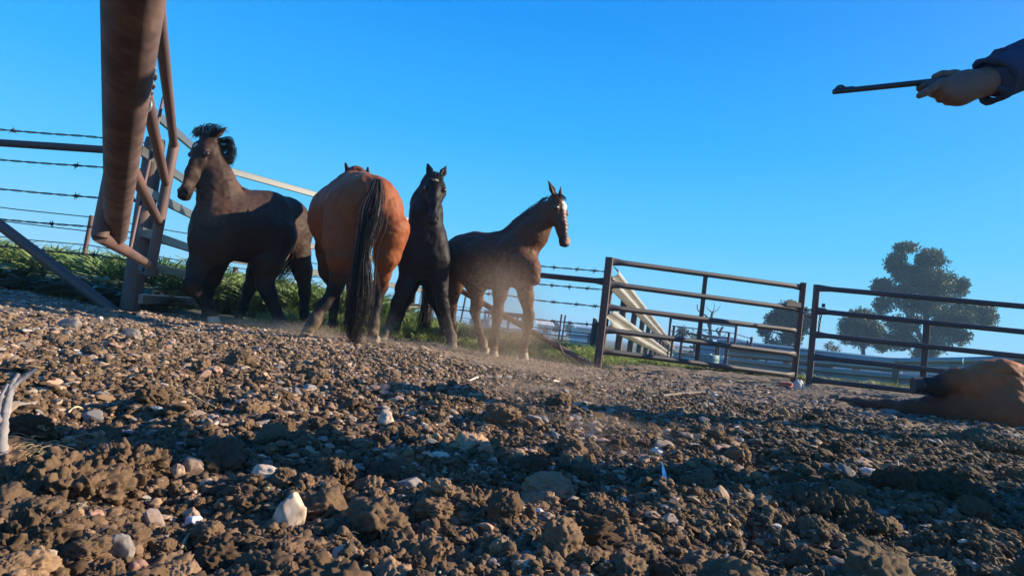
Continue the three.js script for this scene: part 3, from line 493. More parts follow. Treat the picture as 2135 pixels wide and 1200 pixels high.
tree('big spreading gum tree standing tall behind the right gate', 62, [1922, 800], [[[1922, 800, 20], [1930, 730, 17], [1932, 680, 14], [1928, 610, 9], [1915, 545, 3]], [[1930, 720, 12], [1905, 675, 8], [1870, 620, 3]], [[1931, 705, 10], [1965, 660, 7], [2010, 640, 3]], [[1932, 690, 9], [1990, 690, 5], [2045, 665, 2]], [[1930, 660, 8], [1950, 590, 5], [1965, 540, 2]], [[1925, 740, 8], [1885, 700, 5], [1850, 690, 2]]],
  [[1888, 517, 22, 10, 60], [1868, 548, 20, 22, 90], [1940, 540, 28, 20, 120], [1975, 550, 22, 14, 70], [1900, 575, 40, 22, 190], [1840, 597, 24, 14, 80], [1960, 585, 50, 28, 280], [2000, 596, 20, 20, 80], [1910, 620, 55, 30, 330, 10], [1850, 640, 28, 22, 120], [1970, 640, 55, 30, 330], [1890, 670, 45, 24, 220, -10], [2030, 655, 40, 22, 200], [2062, 665, 18, 28, 100], [1980, 680, 40, 20, 160, 10], [2050, 705, 18, 18, 70], [1880, 710, 40, 18, 150], [1945, 715, 40, 20, 130], [2005, 705, 22, 14, 60], [1930, 740, 28, 10, 60]], GUM, { leaf: 9, seed: 5, gap: -.13 });
tree('rounded green tree just left of the big gum tree', 66, [1800, 770], [[[1800, 770, 10], [1800, 720, 8], [1795, 670, 4]], [[1800, 725, 6], [1772, 690, 3]], [[1800, 715, 6], [1825, 690, 3]]], [[1795, 668, 32, 22, 200], [1765, 690, 24, 24, 160], [1825, 695, 24, 22, 150], [1795, 705, 45, 22, 260], [1760, 712, 16, 14, 60], [1840, 720, 14, 10, 40]], GUM, { leaf: 8.5, seed: 6, gap: -.15 });
tree('dark pine tree half hidden by the meeting stiles of the gates', 58, [1645, 760], [[[1645, 760, 12], [1647, 700, 9], [1648, 650, 4]], [[1646, 700, 6], [1605, 690, 2]], [[1646, 690, 6], [1690, 660, 2]]], [[1640, 645, 26, 14, 110], [1625, 665, 28, 16, 140], [1660, 660, 30, 22, 200], [1600, 690, 20, 9, 50], [1640, 690, 40, 22, 240], [1675, 692, 24, 28, 170], [1630, 712, 36, 14, 120], [1690, 712, 18, 16, 70]], [.03, .05, .033], { leaf: 8.5, gap: -.12, seed: 7, bark: [.05, .045, .045] });
tree('pale olive bush showing between the two gates over the shed', 75, [1725, 745], [[[1725, 745, 4], [1727, 715, 2]]], [[1722, 716, 22, 12, 120], [1745, 722, 18, 8, 60], [1705, 722, 14, 8, 50]], [.11, .12, .07], { leaf: 7, seed: 8 });
tree('grey green bushy tree behind the tall steel frame', 55, [1440, 770], [[[1440, 770, 6], [1440, 720, 4]], [[1440, 730, 4], [1460, 700, 2]]], [[1440, 680, 16, 12, 70], [1432, 700, 22, 18, 120], [1455, 715, 26, 20, 140], [1425, 730, 18, 22, 100], [1450, 745, 26, 16, 110], [1480, 735, 18, 22, 80]], [.07, .095, .065], { leaf: 7, seed: 9 });
tree('bare dead tree with broken limbs behind the left yard gate', 50, [1488, 790], [[[1489, 790, 12], [1486, 735, 10], [1481, 690, 8], [1484, 660, 6], [1486, 651, 5]], [[1482, 692, 5], [1476, 672, 4], [1474, 660, 4], [1462, 651, 3], [1455, 645, 2.5], [1454, 634, 2]], [[1487, 740, 6], [1500, 705, 5], [1502, 690, 5], [1508, 681, 5]], [[1502, 700, 4], [1494, 688, 3], [1499, 683, 2.4]], [[1486, 652, 2.5], [1478, 645, 1.6], [1472, 638, .8]], [[1486, 652, 2], [1496, 646, 1.4], [1503, 636, .7]], [[1486, 651, 2], [1490, 640, 1.2], [1489, 630, .6]], [[1484, 700, 3], [1470, 690, 2], [1462, 692, 1]], [[1486, 720, 3], [1470, 708, 1.5], [1461, 705, .8]], [[1500, 705, 2], [1512, 698, 1.2], [1518, 690, .6]]], [[1500, 715, 14, 16, 26], [1478, 720, 14, 14, 24]], [.09, .10, .08], { leaf: 6, seed: 10, bark: [.16, .15, .15] });
tree('hazy round gum tree far across the crop on the left', 120, [212, 600], [[[212, 600, 7], [213, 560, 4]]], [[205, 535, 22, 14, 130], [222, 545, 22, 14, 130], [200, 552, 18, 12, 90], [230, 556, 18, 10, 70], [170, 557, 10, 8, 40]], [.075, .09, .07], { leaf: 6, seed: 11 });
for (const [x, y, r, k] of [[1138, 678, 8, 0], [1148, 676, 9, 1], [1158, 678, 7, 2], [1187, 682, 10, 3], [1216, 686, 8, 4], [1010, 672, 8, 5], [988, 668, 9, 6]]) tree(['little round tree just above the white hut on the skyline', 'wider tree just right of the little white hut roof', 'small skyline tree close left of the pair of stakes', 'tree clump on the skyline just right of the two stakes', 'small tree over the roof of the white shed', 'small tree above the left end of the farm machinery', 'small tree left of the farm machinery on the skyline'][k], 150, [x, y + 24], [[[x, y + 24, 2], [x, y, 1]]], [[x, y, r, r * .8, 50], [x + 3, y + 8, r * 1.1, r * .7, 40]], [.07, .085, .07], { leaf: 4, seed: 20 + k, gap: -.4 });
// ---------------------------------------------------------------- bodies: a field of tapered capsules, smoothly joined and meshed
// bone: { a, b, ra, rb, c: colour [r, g, b], k: join softness, n: axis that is squeezed, s: how much }
function makeField(bones, cuts = [], ripple = 0) {
  const B = bones.map((o) => { const d = o.b.clone().sub(o.a), L2 = Math.max(1e-9, d.lengthSq()); return { ax: o.a.x, ay: o.a.y, az: o.a.z, dx: d.x, dy: d.y, dz: d.z, L2, ra: o.ra, rb: o.rb, k: o.k ?? .05, c: o.c, n: o.n, s: (o.s ?? 1) - 1 }; });
  const C = cuts.map((o) => { const d = o.b.clone().sub(o.a); return { ax: o.a.x, ay: o.a.y, az: o.a.z, dx: d.x, dy: d.y, dz: d.z, L2: Math.max(1e-9, d.lengthSq()), ra: o.ra, rb: o.rb, s: 0 }; });
  const one = (b, x, y, z) => {
    let px = x - b.ax, py = y - b.ay, pz = z - b.az; let t = (px * b.dx + py * b.dy + pz * b.dz) / b.L2; t = t < 0 ? 0 : t > 1 ? 1 : t;
    px -= b.dx * t; py -= b.dy * t; pz -= b.dz * t; if (b.n) { const q = (px * b.n.x + py * b.n.y + pz * b.n.z) * b.s; px += b.n.x * q; py += b.n.y * q; pz += b.n.z * q; }
    return Math.sqrt(px * px + py * py + pz * pz) - (b.ra + (b.rb - b.ra) * t);
  };
  const f = (x, y, z, list = B) => {
    let d = 9; for (const b of list) { const e = one(b, x, y, z), h = b.k - Math.abs(d - e); d = Math.min(d, e); if (h > 0) d -= h * h / (4 * b.k); }
    for (const b of C) { const e = -one(b, x, y, z), h = .012 - Math.abs(d - e); d = Math.max(d, e); if (h > 0) d += h * h / .048; }
    if (ripple && Math.abs(d) < .05) d += ripple * (noise(x * 9, y * 9, z * 9) + .5 * noise(x * 23, y * 23, z * 23));
    return d;
  };
  return { B, one, f };
}
function bodyMesh(bones, o = {}) {
  const { B, one, f } = makeField(bones, o.cuts, o.ripple ?? 0), cell = o.cell ?? .011;
  const lo = V(1e9, 1e9, 1e9), hi = V(-1e9, -1e9, -1e9);
  for (const b of bones) { const r = Math.max(b.ra, b.rb) + .04; for (const p of [b.a, b.b]) { lo.min(p.clone().subScalar(r)); hi.max(p.clone().addScalar(r)); } }
  const nx = Math.ceil((hi.x - lo.x) / cell) + 2, ny = Math.ceil((hi.y - lo.y) / cell) + 2, nz = Math.ceil((hi.z - lo.z) / cell) + 2, F3 = new Float32Array(nx * ny * nz).fill(1), S = 8, half = S * cell * .87;
  for (let K = 0; K < nz; K += S) for (let J2 = 0; J2 < ny; J2 += S) for (let I = 0; I < nx; I += S) {
    const cx = lo.x + (I + S / 2) * cell, cy = lo.y + (J2 + S / 2) * cell, cz = lo.z + (K + S / 2) * cell; let m = 9; const ds = B.map((b) => { const e = one(b, cx, cy, cz); if (e < m) m = e; return e; });
    if (m > half + .09) continue;
    const list = B.filter((b, i) => ds[i] < half * 2 * (1 + Math.max(0, b.s)) + .14);
    const iz = Math.min(nz, K + S), iy = Math.min(ny, J2 + S), ix = Math.min(nx, I + S);
    for (let k = K; k < iz; k++) for (let j = J2; j < iy; j++) for (let i = I; i < ix; i++) F3[(k * ny + j) * nx + i] = f(lo.x + i * cell, lo.y + j * cell, lo.z + k * cell, list);
  }
  const vid = new Int32Array(nx * ny * nz).fill(-1), pos = [], idx = [], off = [0, 1, nx, nx + 1, nx * ny, nx * ny + 1, nx * ny + nx, nx * ny + nx + 1];
  const edges = [[0, 1], [2, 3], [4, 5], [6, 7], [0, 2], [1, 3], [4, 6], [5, 7], [0, 4], [1, 5], [2, 6], [3, 7]];
  for (let k = 0; k < nz - 1; k++) for (let j = 0; j < ny - 1; j++) for (let i = 0; i < nx - 1; i++) {
    const o0 = (k * ny + j) * nx + i; let mask = 0; for (let c = 0; c < 8; c++) if (F3[o0 + off[c]] < 0) mask |= 1 << c;
    if (mask === 0 || mask === 255) continue;
    let sx = 0, sy = 0, sz = 0, n = 0;
    for (const [a, b] of edges) { const A = (mask >> a) & 1, Q = (mask >> b) & 1; if (A === Q) continue; const fa = F3[o0 + off[a]], fb = F3[o0 + off[b]], t = fa / (fa - fb); sx += (a & 1) + ((b & 1) - (a & 1)) * t; sy += ((a >> 1) & 1) + (((b >> 1) & 1) - ((a >> 1) & 1)) * t; sz += ((a >> 2) & 1) + (((b >> 2) & 1) - ((a >> 2) & 1)) * t; n++; }
    vid[o0] = pos.length / 3; pos.push(lo.x + (i + sx / n) * cell, lo.y + (j + sy / n) * cell, lo.z + (k + sz / n) * cell);
  }
  const quad = (a, b, c, d, flip) => { if (a < 0 || b < 0 || c < 0 || d < 0) return; if (flip) idx.push(a, c, b, a, d, c); else idx.push(a, b, c, a, c, d); };
  for (let k = 1; k < nz - 1; k++) for (let j = 1; j < ny - 1; j++) for (let i = 1; i < nx - 1; i++) {
    const p = (k * ny + j) * nx + i, s = F3[p] < 0;
    if (s !== F3[p + 1] < 0) quad(vid[p - nx - nx * ny], vid[p - nx * ny], vid[p], vid[p - nx], !s);
    if (s !== F3[p + nx] < 0) quad(vid[p - 1 - nx * ny], vid[p - 1], vid[p], vid[p - nx * ny], !s);
    if (s !== F3[p + nx * ny] < 0) quad(vid[p - 1 - nx], vid[p - nx], vid[p], vid[p - 1], !s);
  }
  const nv = pos.length / 3, nor = new Float32Array(nv * 3), col = new Float32Array(nv * 3), e = cell * .6;
  for (let i = 0; i < nv; i++) {
    const x = pos[i * 3], y = pos[i * 3 + 1], z = pos[i * 3 + 2], list = B.filter((b) => one(b, x, y, z) < .12 * (1 + Math.max(0, b.s)));
    const gx = f(x + e, y, z, list) - f(x - e, y, z, list), gy = f(x, y + e, z, list) - f(x, y - e, z, list), gz = f(x, y, z + e, list) - f(x, y, z - e, list), L = Math.hypot(gx, gy, gz) || 1;
    nor[i * 3] = gx / L; nor[i * 3 + 1] = gy / L; nor[i * 3 + 2] = gz / L;
    let w = 0, r = 0, g = 0, b2 = 0; for (const b of list) { const u = Math.exp(-Math.max(-.03, one(b, x, y, z)) / .016); w += u; r += u * b.c[0]; g += u * b.c[1]; b2 += u * b.c[2]; }
    let c = w ? [r / w, g / w, b2 / w] : [.05, .04, .03];
    for (const q of o.paint ?? []) { const d = Math.hypot((x - q.p.x), (y - q.p.y), (z - q.p.z)) / q.r + .25 * noise(x * 40, y * 40, z * 40), t = 1 - sstep(.7, 1.1, d); if (t > 0) c = c.map((v, m) => lerp(v, q.c[m], t * (q.t ?? 1))); }
    if (o.grade) c = o.grade(c, x, y, z, gy / L);
    const h = 1 + .16 * noise(x * 14, y * 14, z * 14) + .14 * noise(x * 70, y * 45, z * 70); col[i * 3] = c[0] * h; col[i * 3 + 1] = c[1] * h; col[i * 3 + 2] = c[2] * h;
  }
  const g = new THREE.BufferGeometry(); g.setAttribute('position', new THREE.Float32BufferAttribute(pos, 3)); g.setAttribute('normal', new THREE.BufferAttribute(nor, 3)); g.setAttribute('color', new THREE.BufferAttribute(col, 3)); g.setIndex(idx); return g;
}
const coat = new THREE.MeshPhysicalMaterial({ vertexColors: true, roughness: .6, specularIntensity: .3, sheen: .06, sheenRoughness: .5, sheenColor: rgb(.5, .42, .36) });
const hairMat = new THREE.MeshPhysicalMaterial({ vertexColors: true, roughness: .5, specularIntensity: .3 });
const hornMat = std({ vertexColors: true, roughness: .75 }), eyeMat = new THREE.MeshPhysicalMaterial({ color: rgb(.012, .008, .006), roughness: .12, clearcoat: 1 });
// a run of bones through joints [px, py, depth, radius]
function run(list, c, k = .05, extra = {}) { const out = []; const p = list.map((q) => q.isP ? q : P(q[0], q[1], q[2])); for (let i = 0; i < list.length - 1; i++) out.push({ a: p[i], b: p[i + 1], ra: list[i][3], rb: list[i + 1][3], c: Array.isArray(c[0]) ? c[Math.min(i, c.length - 1)] : c, k, ...extra }); return out; }
// head in its own frame: a from poll to muzzle, n out of the forehead, s across
function horseHead(poll, muzzle, nCam, c, dark, o = {}) {
  const a = muzzle.clone().sub(poll), L = a.length(); a.normalize(); const n = camVec(...nCam); n.addScaledVector(a, -n.dot(a)).normalize(); const s = a.clone().cross(n).normalize();
  const Q = (t, u, v) => poll.clone().addScaledVector(a, t * L).addScaledVector(n, u * L).addScaledVector(s, v * L), q = (r) => r * L, bones = [], cuts = [];
  const bone = (A, B, ra, rb, cc, k = .03, ex = {}) => bones.push({ a: Q(...A), b: Q(...B), ra: q(ra), rb: q(rb), c: cc ?? c, k, ...ex });
  bone([.04, -.06, 0], [.22, -.02, 0], .135, .125); bone([.2, .0, -.06], [.2, .0, .06], .105, .105); bone([.3, .012, 0], [.62, .008, 0], .10, .068, c, .05); bone([.62, .008, 0], [.88, -.01, 0], .066, .062, c, .05);
  for (const v of [-1, 1]) { bone([.27, -.13, v * .075], [.40, -.125, v * .06], .115, .09, c, .05); bone([.42, -.02, v * .10], [.62, -.03, v * .062], .026, .018, c, .05); bone([.275, .03, v * .135], [.325, .03, v * .14], .036, .03, c, .03); bone([.93, .0, v * .05], [.97, -.02, v * .04], .05, .045, dark, .03); }
  bone([.4, -.13, 0], [.84, -.075, 0], .075, .045, c, .06); bone([.90, -.085, 0], [.95, -.09, 0], .047, .042, dark, .03); bone([.92, -.02, 0], [.975, -.03, 0], .066, .058, dark, .04);
  for (const v of [-1, 1]) { cuts.push({ a: Q(.955, .022, v * .078), b: Q(.93, .04, v * .1), ra: q(.027), rb: q(.016) }); }
  cuts.push({ a: Q(.97, -.075, -.09), b: Q(.97, -.075, .09), ra: q(.012), rb: q(.012) });
  (o.ears ?? []).forEach(([v, up, out, fwd, len]) => {
    const b0 = Q(.0, .0, v * .085), dir = a.clone().multiplyScalar(-up).addScaledVector(s, v * out).addScaledVector(n, fwd).normalize(), open = n.clone().addScaledVector(s, v * .45).addScaledVector(dir, -dir.dot(n)).normalize(), l = (len ?? .29) * L, m = b0.clone().addScaledVector(dir, l * .42), e = b0.clone().addScaledVector(dir, l);
    bones.push({ a: b0.clone().addScaledVector(dir, -l * .15), b: m, ra: q(.05), rb: q(.062), c: o.earColor ?? c, k: .02, n: open, s: 1.5 }, { a: m, b: e, ra: q(.062), rb: q(.010), c: o.earColor ?? dark, k: .01, n: open, s: 1.7 });
    cuts.push({ a: b0.clone().addScaledVector(dir, l * .16).addScaledVector(open, q(.062)), b: e.clone().addScaledVector(dir, -l * .22).addScaledVector(open, q(.042)), ra: q(.042), rb: q(.018) });
  });
  const eyes = [-1, 1].map((v) => Q(.305, .022, v * .158));
  return { bones, cuts, Q, q, a, n, s, L, eyes };
}
// hoof: a squat cone under the pastern
function hoof(p, toe, col, parent, r = .056, h = .075, label) {
  const g = new THREE.CylinderGeometry(r * .78, r, h, 20, 3), q = g.attributes.position; for (let i = 0; i < q.count; i++) { const y = q.getY(i) / h + .5; q.setZ(i, q.getZ(i) * 1.12 + (1 - y) * r * .28); if (q.getZ(i) < 0) q.setY(i, q.getY(i) - (y) * h * .18); }
  g.rotateX(o9(toe.pitch)); g.rotateY(toe.yaw ?? 0); g.translate(p.x, p.y, p.z); g.computeVertexNormals(); part('hoof', tint(plain(g), (v) => { const k = 1 + .35 * noise(v.x * 50, v.y * 120, v.z * 50); return col.map((c) => c * k); }), hornMat, parent, label);
}
function o9(v) { return v ?? 0; }
// hair: strands between two guide lines given in the place
function hair(name, n, guide, o, parent) {
  const R = mulberry(o.seed ?? 1), out = [], pos = [], col = [], idx = [];
  for (let i = 0; i < n; i++) {
    const u = R(), pts = guide(u, R), c = new THREE.CatmullRomCurve3(pts), S = o.seg ?? 9, w = (o.w ?? .003) * (.6 + .8 * R()), b = pos.length / 3, k = .7 + .6 * R(), tone = R() < (o.pale ?? 0) ? o.paleColor : o.color, wave = R() * 6.28, amp = (o.wave ?? .006);
    let tx = c.getTangent(.5); const sd = V(R() - .5, R() - .5, R() - .5).cross(tx).normalize(), sp = sd.clone().cross(tx).normalize();
    for (let j = 0; j <= S; j++) { const t = j / S, p = c.getPoint(t).addScaledVector(sd, Math.sin(wave + t * (o.freq ?? 7)) * amp * t), ww = w * (1 - .85 * t * t); for (let m = 0; m < 3; m++) { const a = m * 2.094; const v = p.clone().addScaledVector(sd, Math.cos(a) * ww).addScaledVector(sp, Math.sin(a) * ww); pos.push(v.x, v.y, v.z); col.push(tone[0] * k, tone[1] * k, tone[2] * k); } }
    for (let j = 0; j < S; j++) for (let m = 0; m < 3; m++) { const A = b + j * 3 + m, Q = b + j * 3 + (m + 1) % 3; idx.push(A, Q, A + 3, Q, Q + 3, A + 3); }
  }
  const g = new THREE.BufferGeometry(); g.setAttribute('position', new THREE.Float32BufferAttribute(pos, 3)); g.setAttribute('color', new THREE.Float32BufferAttribute(col, 3)); g.setIndex(idx); g.computeVertexNormals(); return part(name, g, hairMat, parent);
}
const jit = (R, s) => V((R() + R() - 1) * s, (R() + R() - 1) * s, (R() + R() - 1) * s);
// strands that follow a line of joints and spread by the given widths (metres)
const along = (list, spread) => { const p = list.map((q) => P(q[0], q[1], q[2])); return (u, R) => { const o = jit(R, R() < .12 ? 1.45 : .85), e = .55 + .45 * Math.sqrt(R()); return p.map((v, i) => v.clone().addScaledVector(o, spread[i])).slice(0, Math.max(3, Math.round(p.length * (.75 + .25 * e) + .2))); }; };
// strands rooted along one line, ending along another
const between = (roots, mids, tips, j = .015) => { const cr = [roots, mids, tips].map((l) => new THREE.CatmullRomCurve3(l.map((q) => P(q[0], q[1], q[2])))); return (u, R) => { const w = clamp(u + (R() - .5) * .12), len = .6 + .4 * R(); const a = cr[0].getPoint(u).add(jit(R, j * .5)), b = cr[1].getPoint(w), c = cr[2].getPoint(clamp(w + (R() - .5) * .2)); return [a, a.clone().lerp(b, len).add(jit(R, j)), a.clone().lerp(b, .4 * len).lerp(a.clone().lerp(c, len), .75).add(jit(R, j * 2))]; }; };

const SEAL = [.042, .023, .016], BLACK = [.010, .008, .009], BAY = [.23, .066, .023], BAYDARK = [.10, .036, .016], DUSTY = [.30, .21, .145], TAN = [.13, .06, .03];
function finishHorse(t, bones, head, o) {
  part('body', bodyMesh([...bones, ...(head ? head.bones : [])], { cuts: [...(head ? head.cuts : []), ...(o.cuts ?? [])], ripple: .008, paint: o.paint, grade: o.grade, cell: o.cell ?? (head ? .0085 : .0105) }), coat, t);
  if (head) head.eyes.forEach((e) => { const g = new THREE.SphereGeometry(head.L * .041, 16, 12); g.translate(e.x, e.y, e.z); part('eye', g, eyeMat, t); });
}
const dusty = (lvl) => (c, x, y, z) => { const h = y - ground(x, z), t = (1 - sstep(.02, lvl, h)) * .85; return c.map((v, i) => lerp(v, DUSTY[i], t * (.65 + .5 * noise(x * 20, y * 20, z * 20)))); };
{ // the dark horse trotting towards the camera on the left
  const t = thing('horse', 'dark brown horse with flying mane trotting towards the camera beside the big gate post', 'horse', onGround(500, 6.3));
  const poll = P(432, 287, 6.08), muz = P(377, 409, 5.84), h = horseHead(poll, muz, [-.42, .25, 1], SEAL, BLACK, { ears: [[1, .62, .75, -.25, .27], [-1, .75, .5, -.2, .25]], earColor: [.04, .026, .02] });
  const b = [
    ...run([[464, 476, 6.2, .285], [520, 480, 6.5, .315], [582, 482, 6.9, .285]], SEAL, .12), ...run([[445, 505, 6.08, .225], [470, 470, 6.2, .27]], SEAL, .12), ...run([[500, 430, 6.42, .17], [560, 440, 6.7, .18], [602, 452, 6.98, .17], [622, 480, 7.05, .15]], SEAL, .14),
    ...run([[470, 455, 6.26, .24], [453, 392, 6.15, .165], [437, 318, 6.08, .108]], SEAL, .12), ...run([[492, 408, 6.4, .085], [462, 364, 6.25, .065], [440, 300, 6.12, .06]], SEAL, .1),
    ...run([[432, 520, 6.05, .16], [414, 554, 5.98, .10], [399, 592, 5.86, .066], [406, 606, 5.9, .054], [432, 640, 6.02, .044], [444, 654, 6.0, .05]], [SEAL, SEAL, BLACK, BLACK, BLACK], .05),
    ...run([[452, 530, 6.4, .15], [440, 580, 6.5, .09], [430, 612, 6.55, .06], [430, 650, 6.55, .045]], [SEAL, BLACK], .05),
    ...run([[560, 505, 6.95, .2], [540, 560, 7.0, .12], [520, 600, 7.05, .065], [506, 640, 7.0, .05], [498, 656, 6.98, .05]], [SEAL, SEAL, BLACK, BLACK], .05),
    ...run([[578, 492, 6.62, .2], [556, 545, 6.5, .15], [552, 590, 6.5, .085], [560, 612, 6.5, .075], [584, 668, 6.45, .052], [597, 688, 6.45, .05]], [SEAL, SEAL, BLACK, BLACK, BLACK], .05),
    ...run([[610, 500, 7.0, .2], [630, 565, 7.0, .1], [636, 610, 7.05, .06], [634, 652, 7.02, .048], [637, 668, 7.0, .05]], [SEAL, SEAL, BLACK, BLACK], .05),
    ...run([[448, 470, 5.98, .05], [443, 430, 5.98, .03]], SEAL, .06),
  ];
  const W = h.Q;
  finishHorse(t, b, h, { paint: [{ p: W(.22, .09, .01), r: .032, c: [.55, .5, .47] }, { p: W(.88, .02, .04), r: .05, c: [.17, .09, .05], t: .8 }, { p: W(.8, .06, -.02), r: .05, c: [.12, .07, .045], t: .7 }, { p: P(478, 385, 6.2), r: .16, c: [.11, .058, .036], t: .7 }, { p: P(440, 430, 5.95), r: .2, c: [.10, .052, .034], t: .7 }], grade: dusty(.16) });  // brown neck and shoulder patches put the sunlit sheen into the coat colour
  const hf = (x, y, z, o, c) => hoof(P(x, y, z), o, c, t); hf(446, 664, 6.0, { yaw: -.6, pitch: .5 }, [.62, .48, .36]); hf(430, 660, 6.55, { yaw: -.6 }, [.1, .08, .07]); hf(497, 664, 6.97, { yaw: -.6, pitch: .3 }, [.08, .06, .05]); hf(601, 694, 6.45, { yaw: -.7, pitch: .2 }, [.22, .16, .12]); hf(639, 675, 6.98, { yaw: -.6, pitch: .4 }, [.4, .31, .22]);
  const hb = { color: [.012, .011, .013], w: .003, wave: .02, freq: 6 };
  hair('forelock', 170, between([[404, 284, 5.98], [430, 280, 6.0], [450, 284, 6.05]], [[402, 266, 5.95], [436, 258, 6.0], [466, 270, 6.0]], [[398, 288, 5.85], [456, 262, 6.0], [498, 266, 6.05]], .03), { ...hb, seed: 2 }, t);
  hair('mane', 280, between([[452, 288, 6.15], [460, 312, 6.2], [468, 340, 6.26]], [[484, 288, 6.1], [490, 316, 6.1], [484, 340, 6.2]], [[494, 318, 6.1], [486, 342, 6.1], [456, 348, 6.15]], .024), { ...hb, seed: 3, wave: .03 }, t);
  hair('mane', 150, between([[470, 352, 6.26], [488, 380, 6.34], [515, 400, 6.5]], [[476, 370, 6.16], [500, 392, 6.26], [525, 408, 6.4]], [[484, 392, 6.14], [508, 408, 6.24], [530, 420, 6.38]], .016), { ...hb, seed: 4 }, t);
  hair('tail', 300, along([[634, 458, 7.1], [628, 490, 7.12], [610, 525, 7.0], [592, 555, 6.9], [572, 582, 6.85]], [.03, .07, .14, .14, .1]), { ...hb, seed: 5, pale: .16, paleColor: [.3, .24, .2] }, t);
}
{ // the bay seen from behind
  const t = thing('horse', 'red bay horse seen from behind with a long black tail', 'horse', onGround(735, 5.6));
  const b = [
    ...run([[765, 436, 5.32, .262], [744, 433, 5.6, .283], [718, 452, 6.0, .305], [702, 460, 6.5, .29]], BAY, .12), ...run([[802, 440, 5.28, .155], [810, 490, 5.22, .145]], BAY, .12), ...run([[728, 440, 5.3, .2], [716, 500, 5.25, .18]], BAY, .12), ...run([[790, 402, 5.22, .12], [752, 395, 5.4, .14]], BAY, .1),
    ...run([[700, 430, 6.55, .2], [728, 390, 6.85, .14], [742, 368, 7.0, .1]], BAY, .1), ...run([[742, 368, 7.0, .11], [744, 400, 7.3, .08], [745, 430, 7.5, .06]], [BAYDARK, BLACK], .06),
    ...[[726, 360, 720, 340], [764, 366, 767, 348]].map(([a, c, e, g]) => ({ a: P(a, c, 6.95), b: P(e, g, 6.92), ra: .035, rb: .01, c: BLACK, k: .02 })),
    ...run([[815, 480, 5.22, .155], [806, 535, 5.22, .105], [797, 572, 5.3, .066], [792, 596, 5.38, .062], [786, 632, 5.36, .042], [779, 672, 5.32, .045], [777, 692, 5.3, .05]], [BAY, BAY, BAYDARK, BLACK, BLACK, BLACK], .045),
    ...run([[722, 480, 5.25, .175], [714, 535, 5.2, .125], [709, 572, 5.22, .075], [700, 598, 5.25, .06], [675, 636, 5.2, .042], [656, 667, 5.12, .046], [645, 686, 5.1, .052]], [BAY, BAYDARK, BLACK, BLACK, BLACK, BLACK], .045),
    ...run([[690, 520, 6.5, .17], [686, 565, 6.55, .1], [700, 600, 6.55, .062], [696, 640, 6.6, .045], [694, 660, 6.6, .05]], [BAYDARK, BLACK, BLACK, BLACK], .05),
    ...run([[722, 520, 6.4, .15], [734, 560, 6.35, .09], [736, 600, 6.3, .06], [732, 632, 6.4, .045], [728, 655, 6.5, .05]], [BAY, BAY, BAYDARK, BLACK], .05),
  ];
  finishHorse(t, b, null, { cuts: [{ a: P(768, 470, 5.0), b: P(768, 560, 5.0), ra: .03, rb: .05 }], grade: (c, x, y, z, ny) => { return dusty(.3)(c, x, y, z); }, paint: [{ p: P(757, 362, 5.35), r: .2, c: [.30, .13, .06], t: .6 }] });
  const hf = (x, y, z, o, c) => hoof(P(x, y, z), o, c, t); hf(777, 707, 5.28, { yaw: 3.1, pitch: -.9 }, [.2, .15, .11]); hf(639, 698, 5.08, { yaw: 3.6, pitch: -.25 }, [.24, .18, .13]); hf(693, 672, 6.6, { yaw: 3.3, pitch: -.9 }, [.02, .02, .025]); hf(727, 668, 6.55, { yaw: 3.2 }, [.06, .05, .05]);
  hair('tail', 640, along([[786, 378, 5.06], [782, 410, 4.98], [772, 450, 4.92], [762, 495, 4.88], [755, 545, 4.88], [753, 600, 4.9], [748, 650, 4.94], [736, 690, 4.98], [742, 722, 5.0]], [.03, .06, .085, .065, .07, .11, .12, .08, .04]), { color: [.018, .016, .019], w: .0021, seg: 18, wave: .026, freq: 10, seed: 8, pale: .22, paleColor: [.085, .075, .072] }, t);
  hair('mane', 40, between([[726, 366, 6.9], [744, 362, 6.95], [760, 362, 6.95]], [[728, 356, 6.9], [746, 350, 6.9], [762, 354, 6.9]], [[734, 352, 6.9], [752, 346, 6.9], [768, 352, 6.9]], .01), { color: [.02, .016, .015], seed: 9 }, t);
}
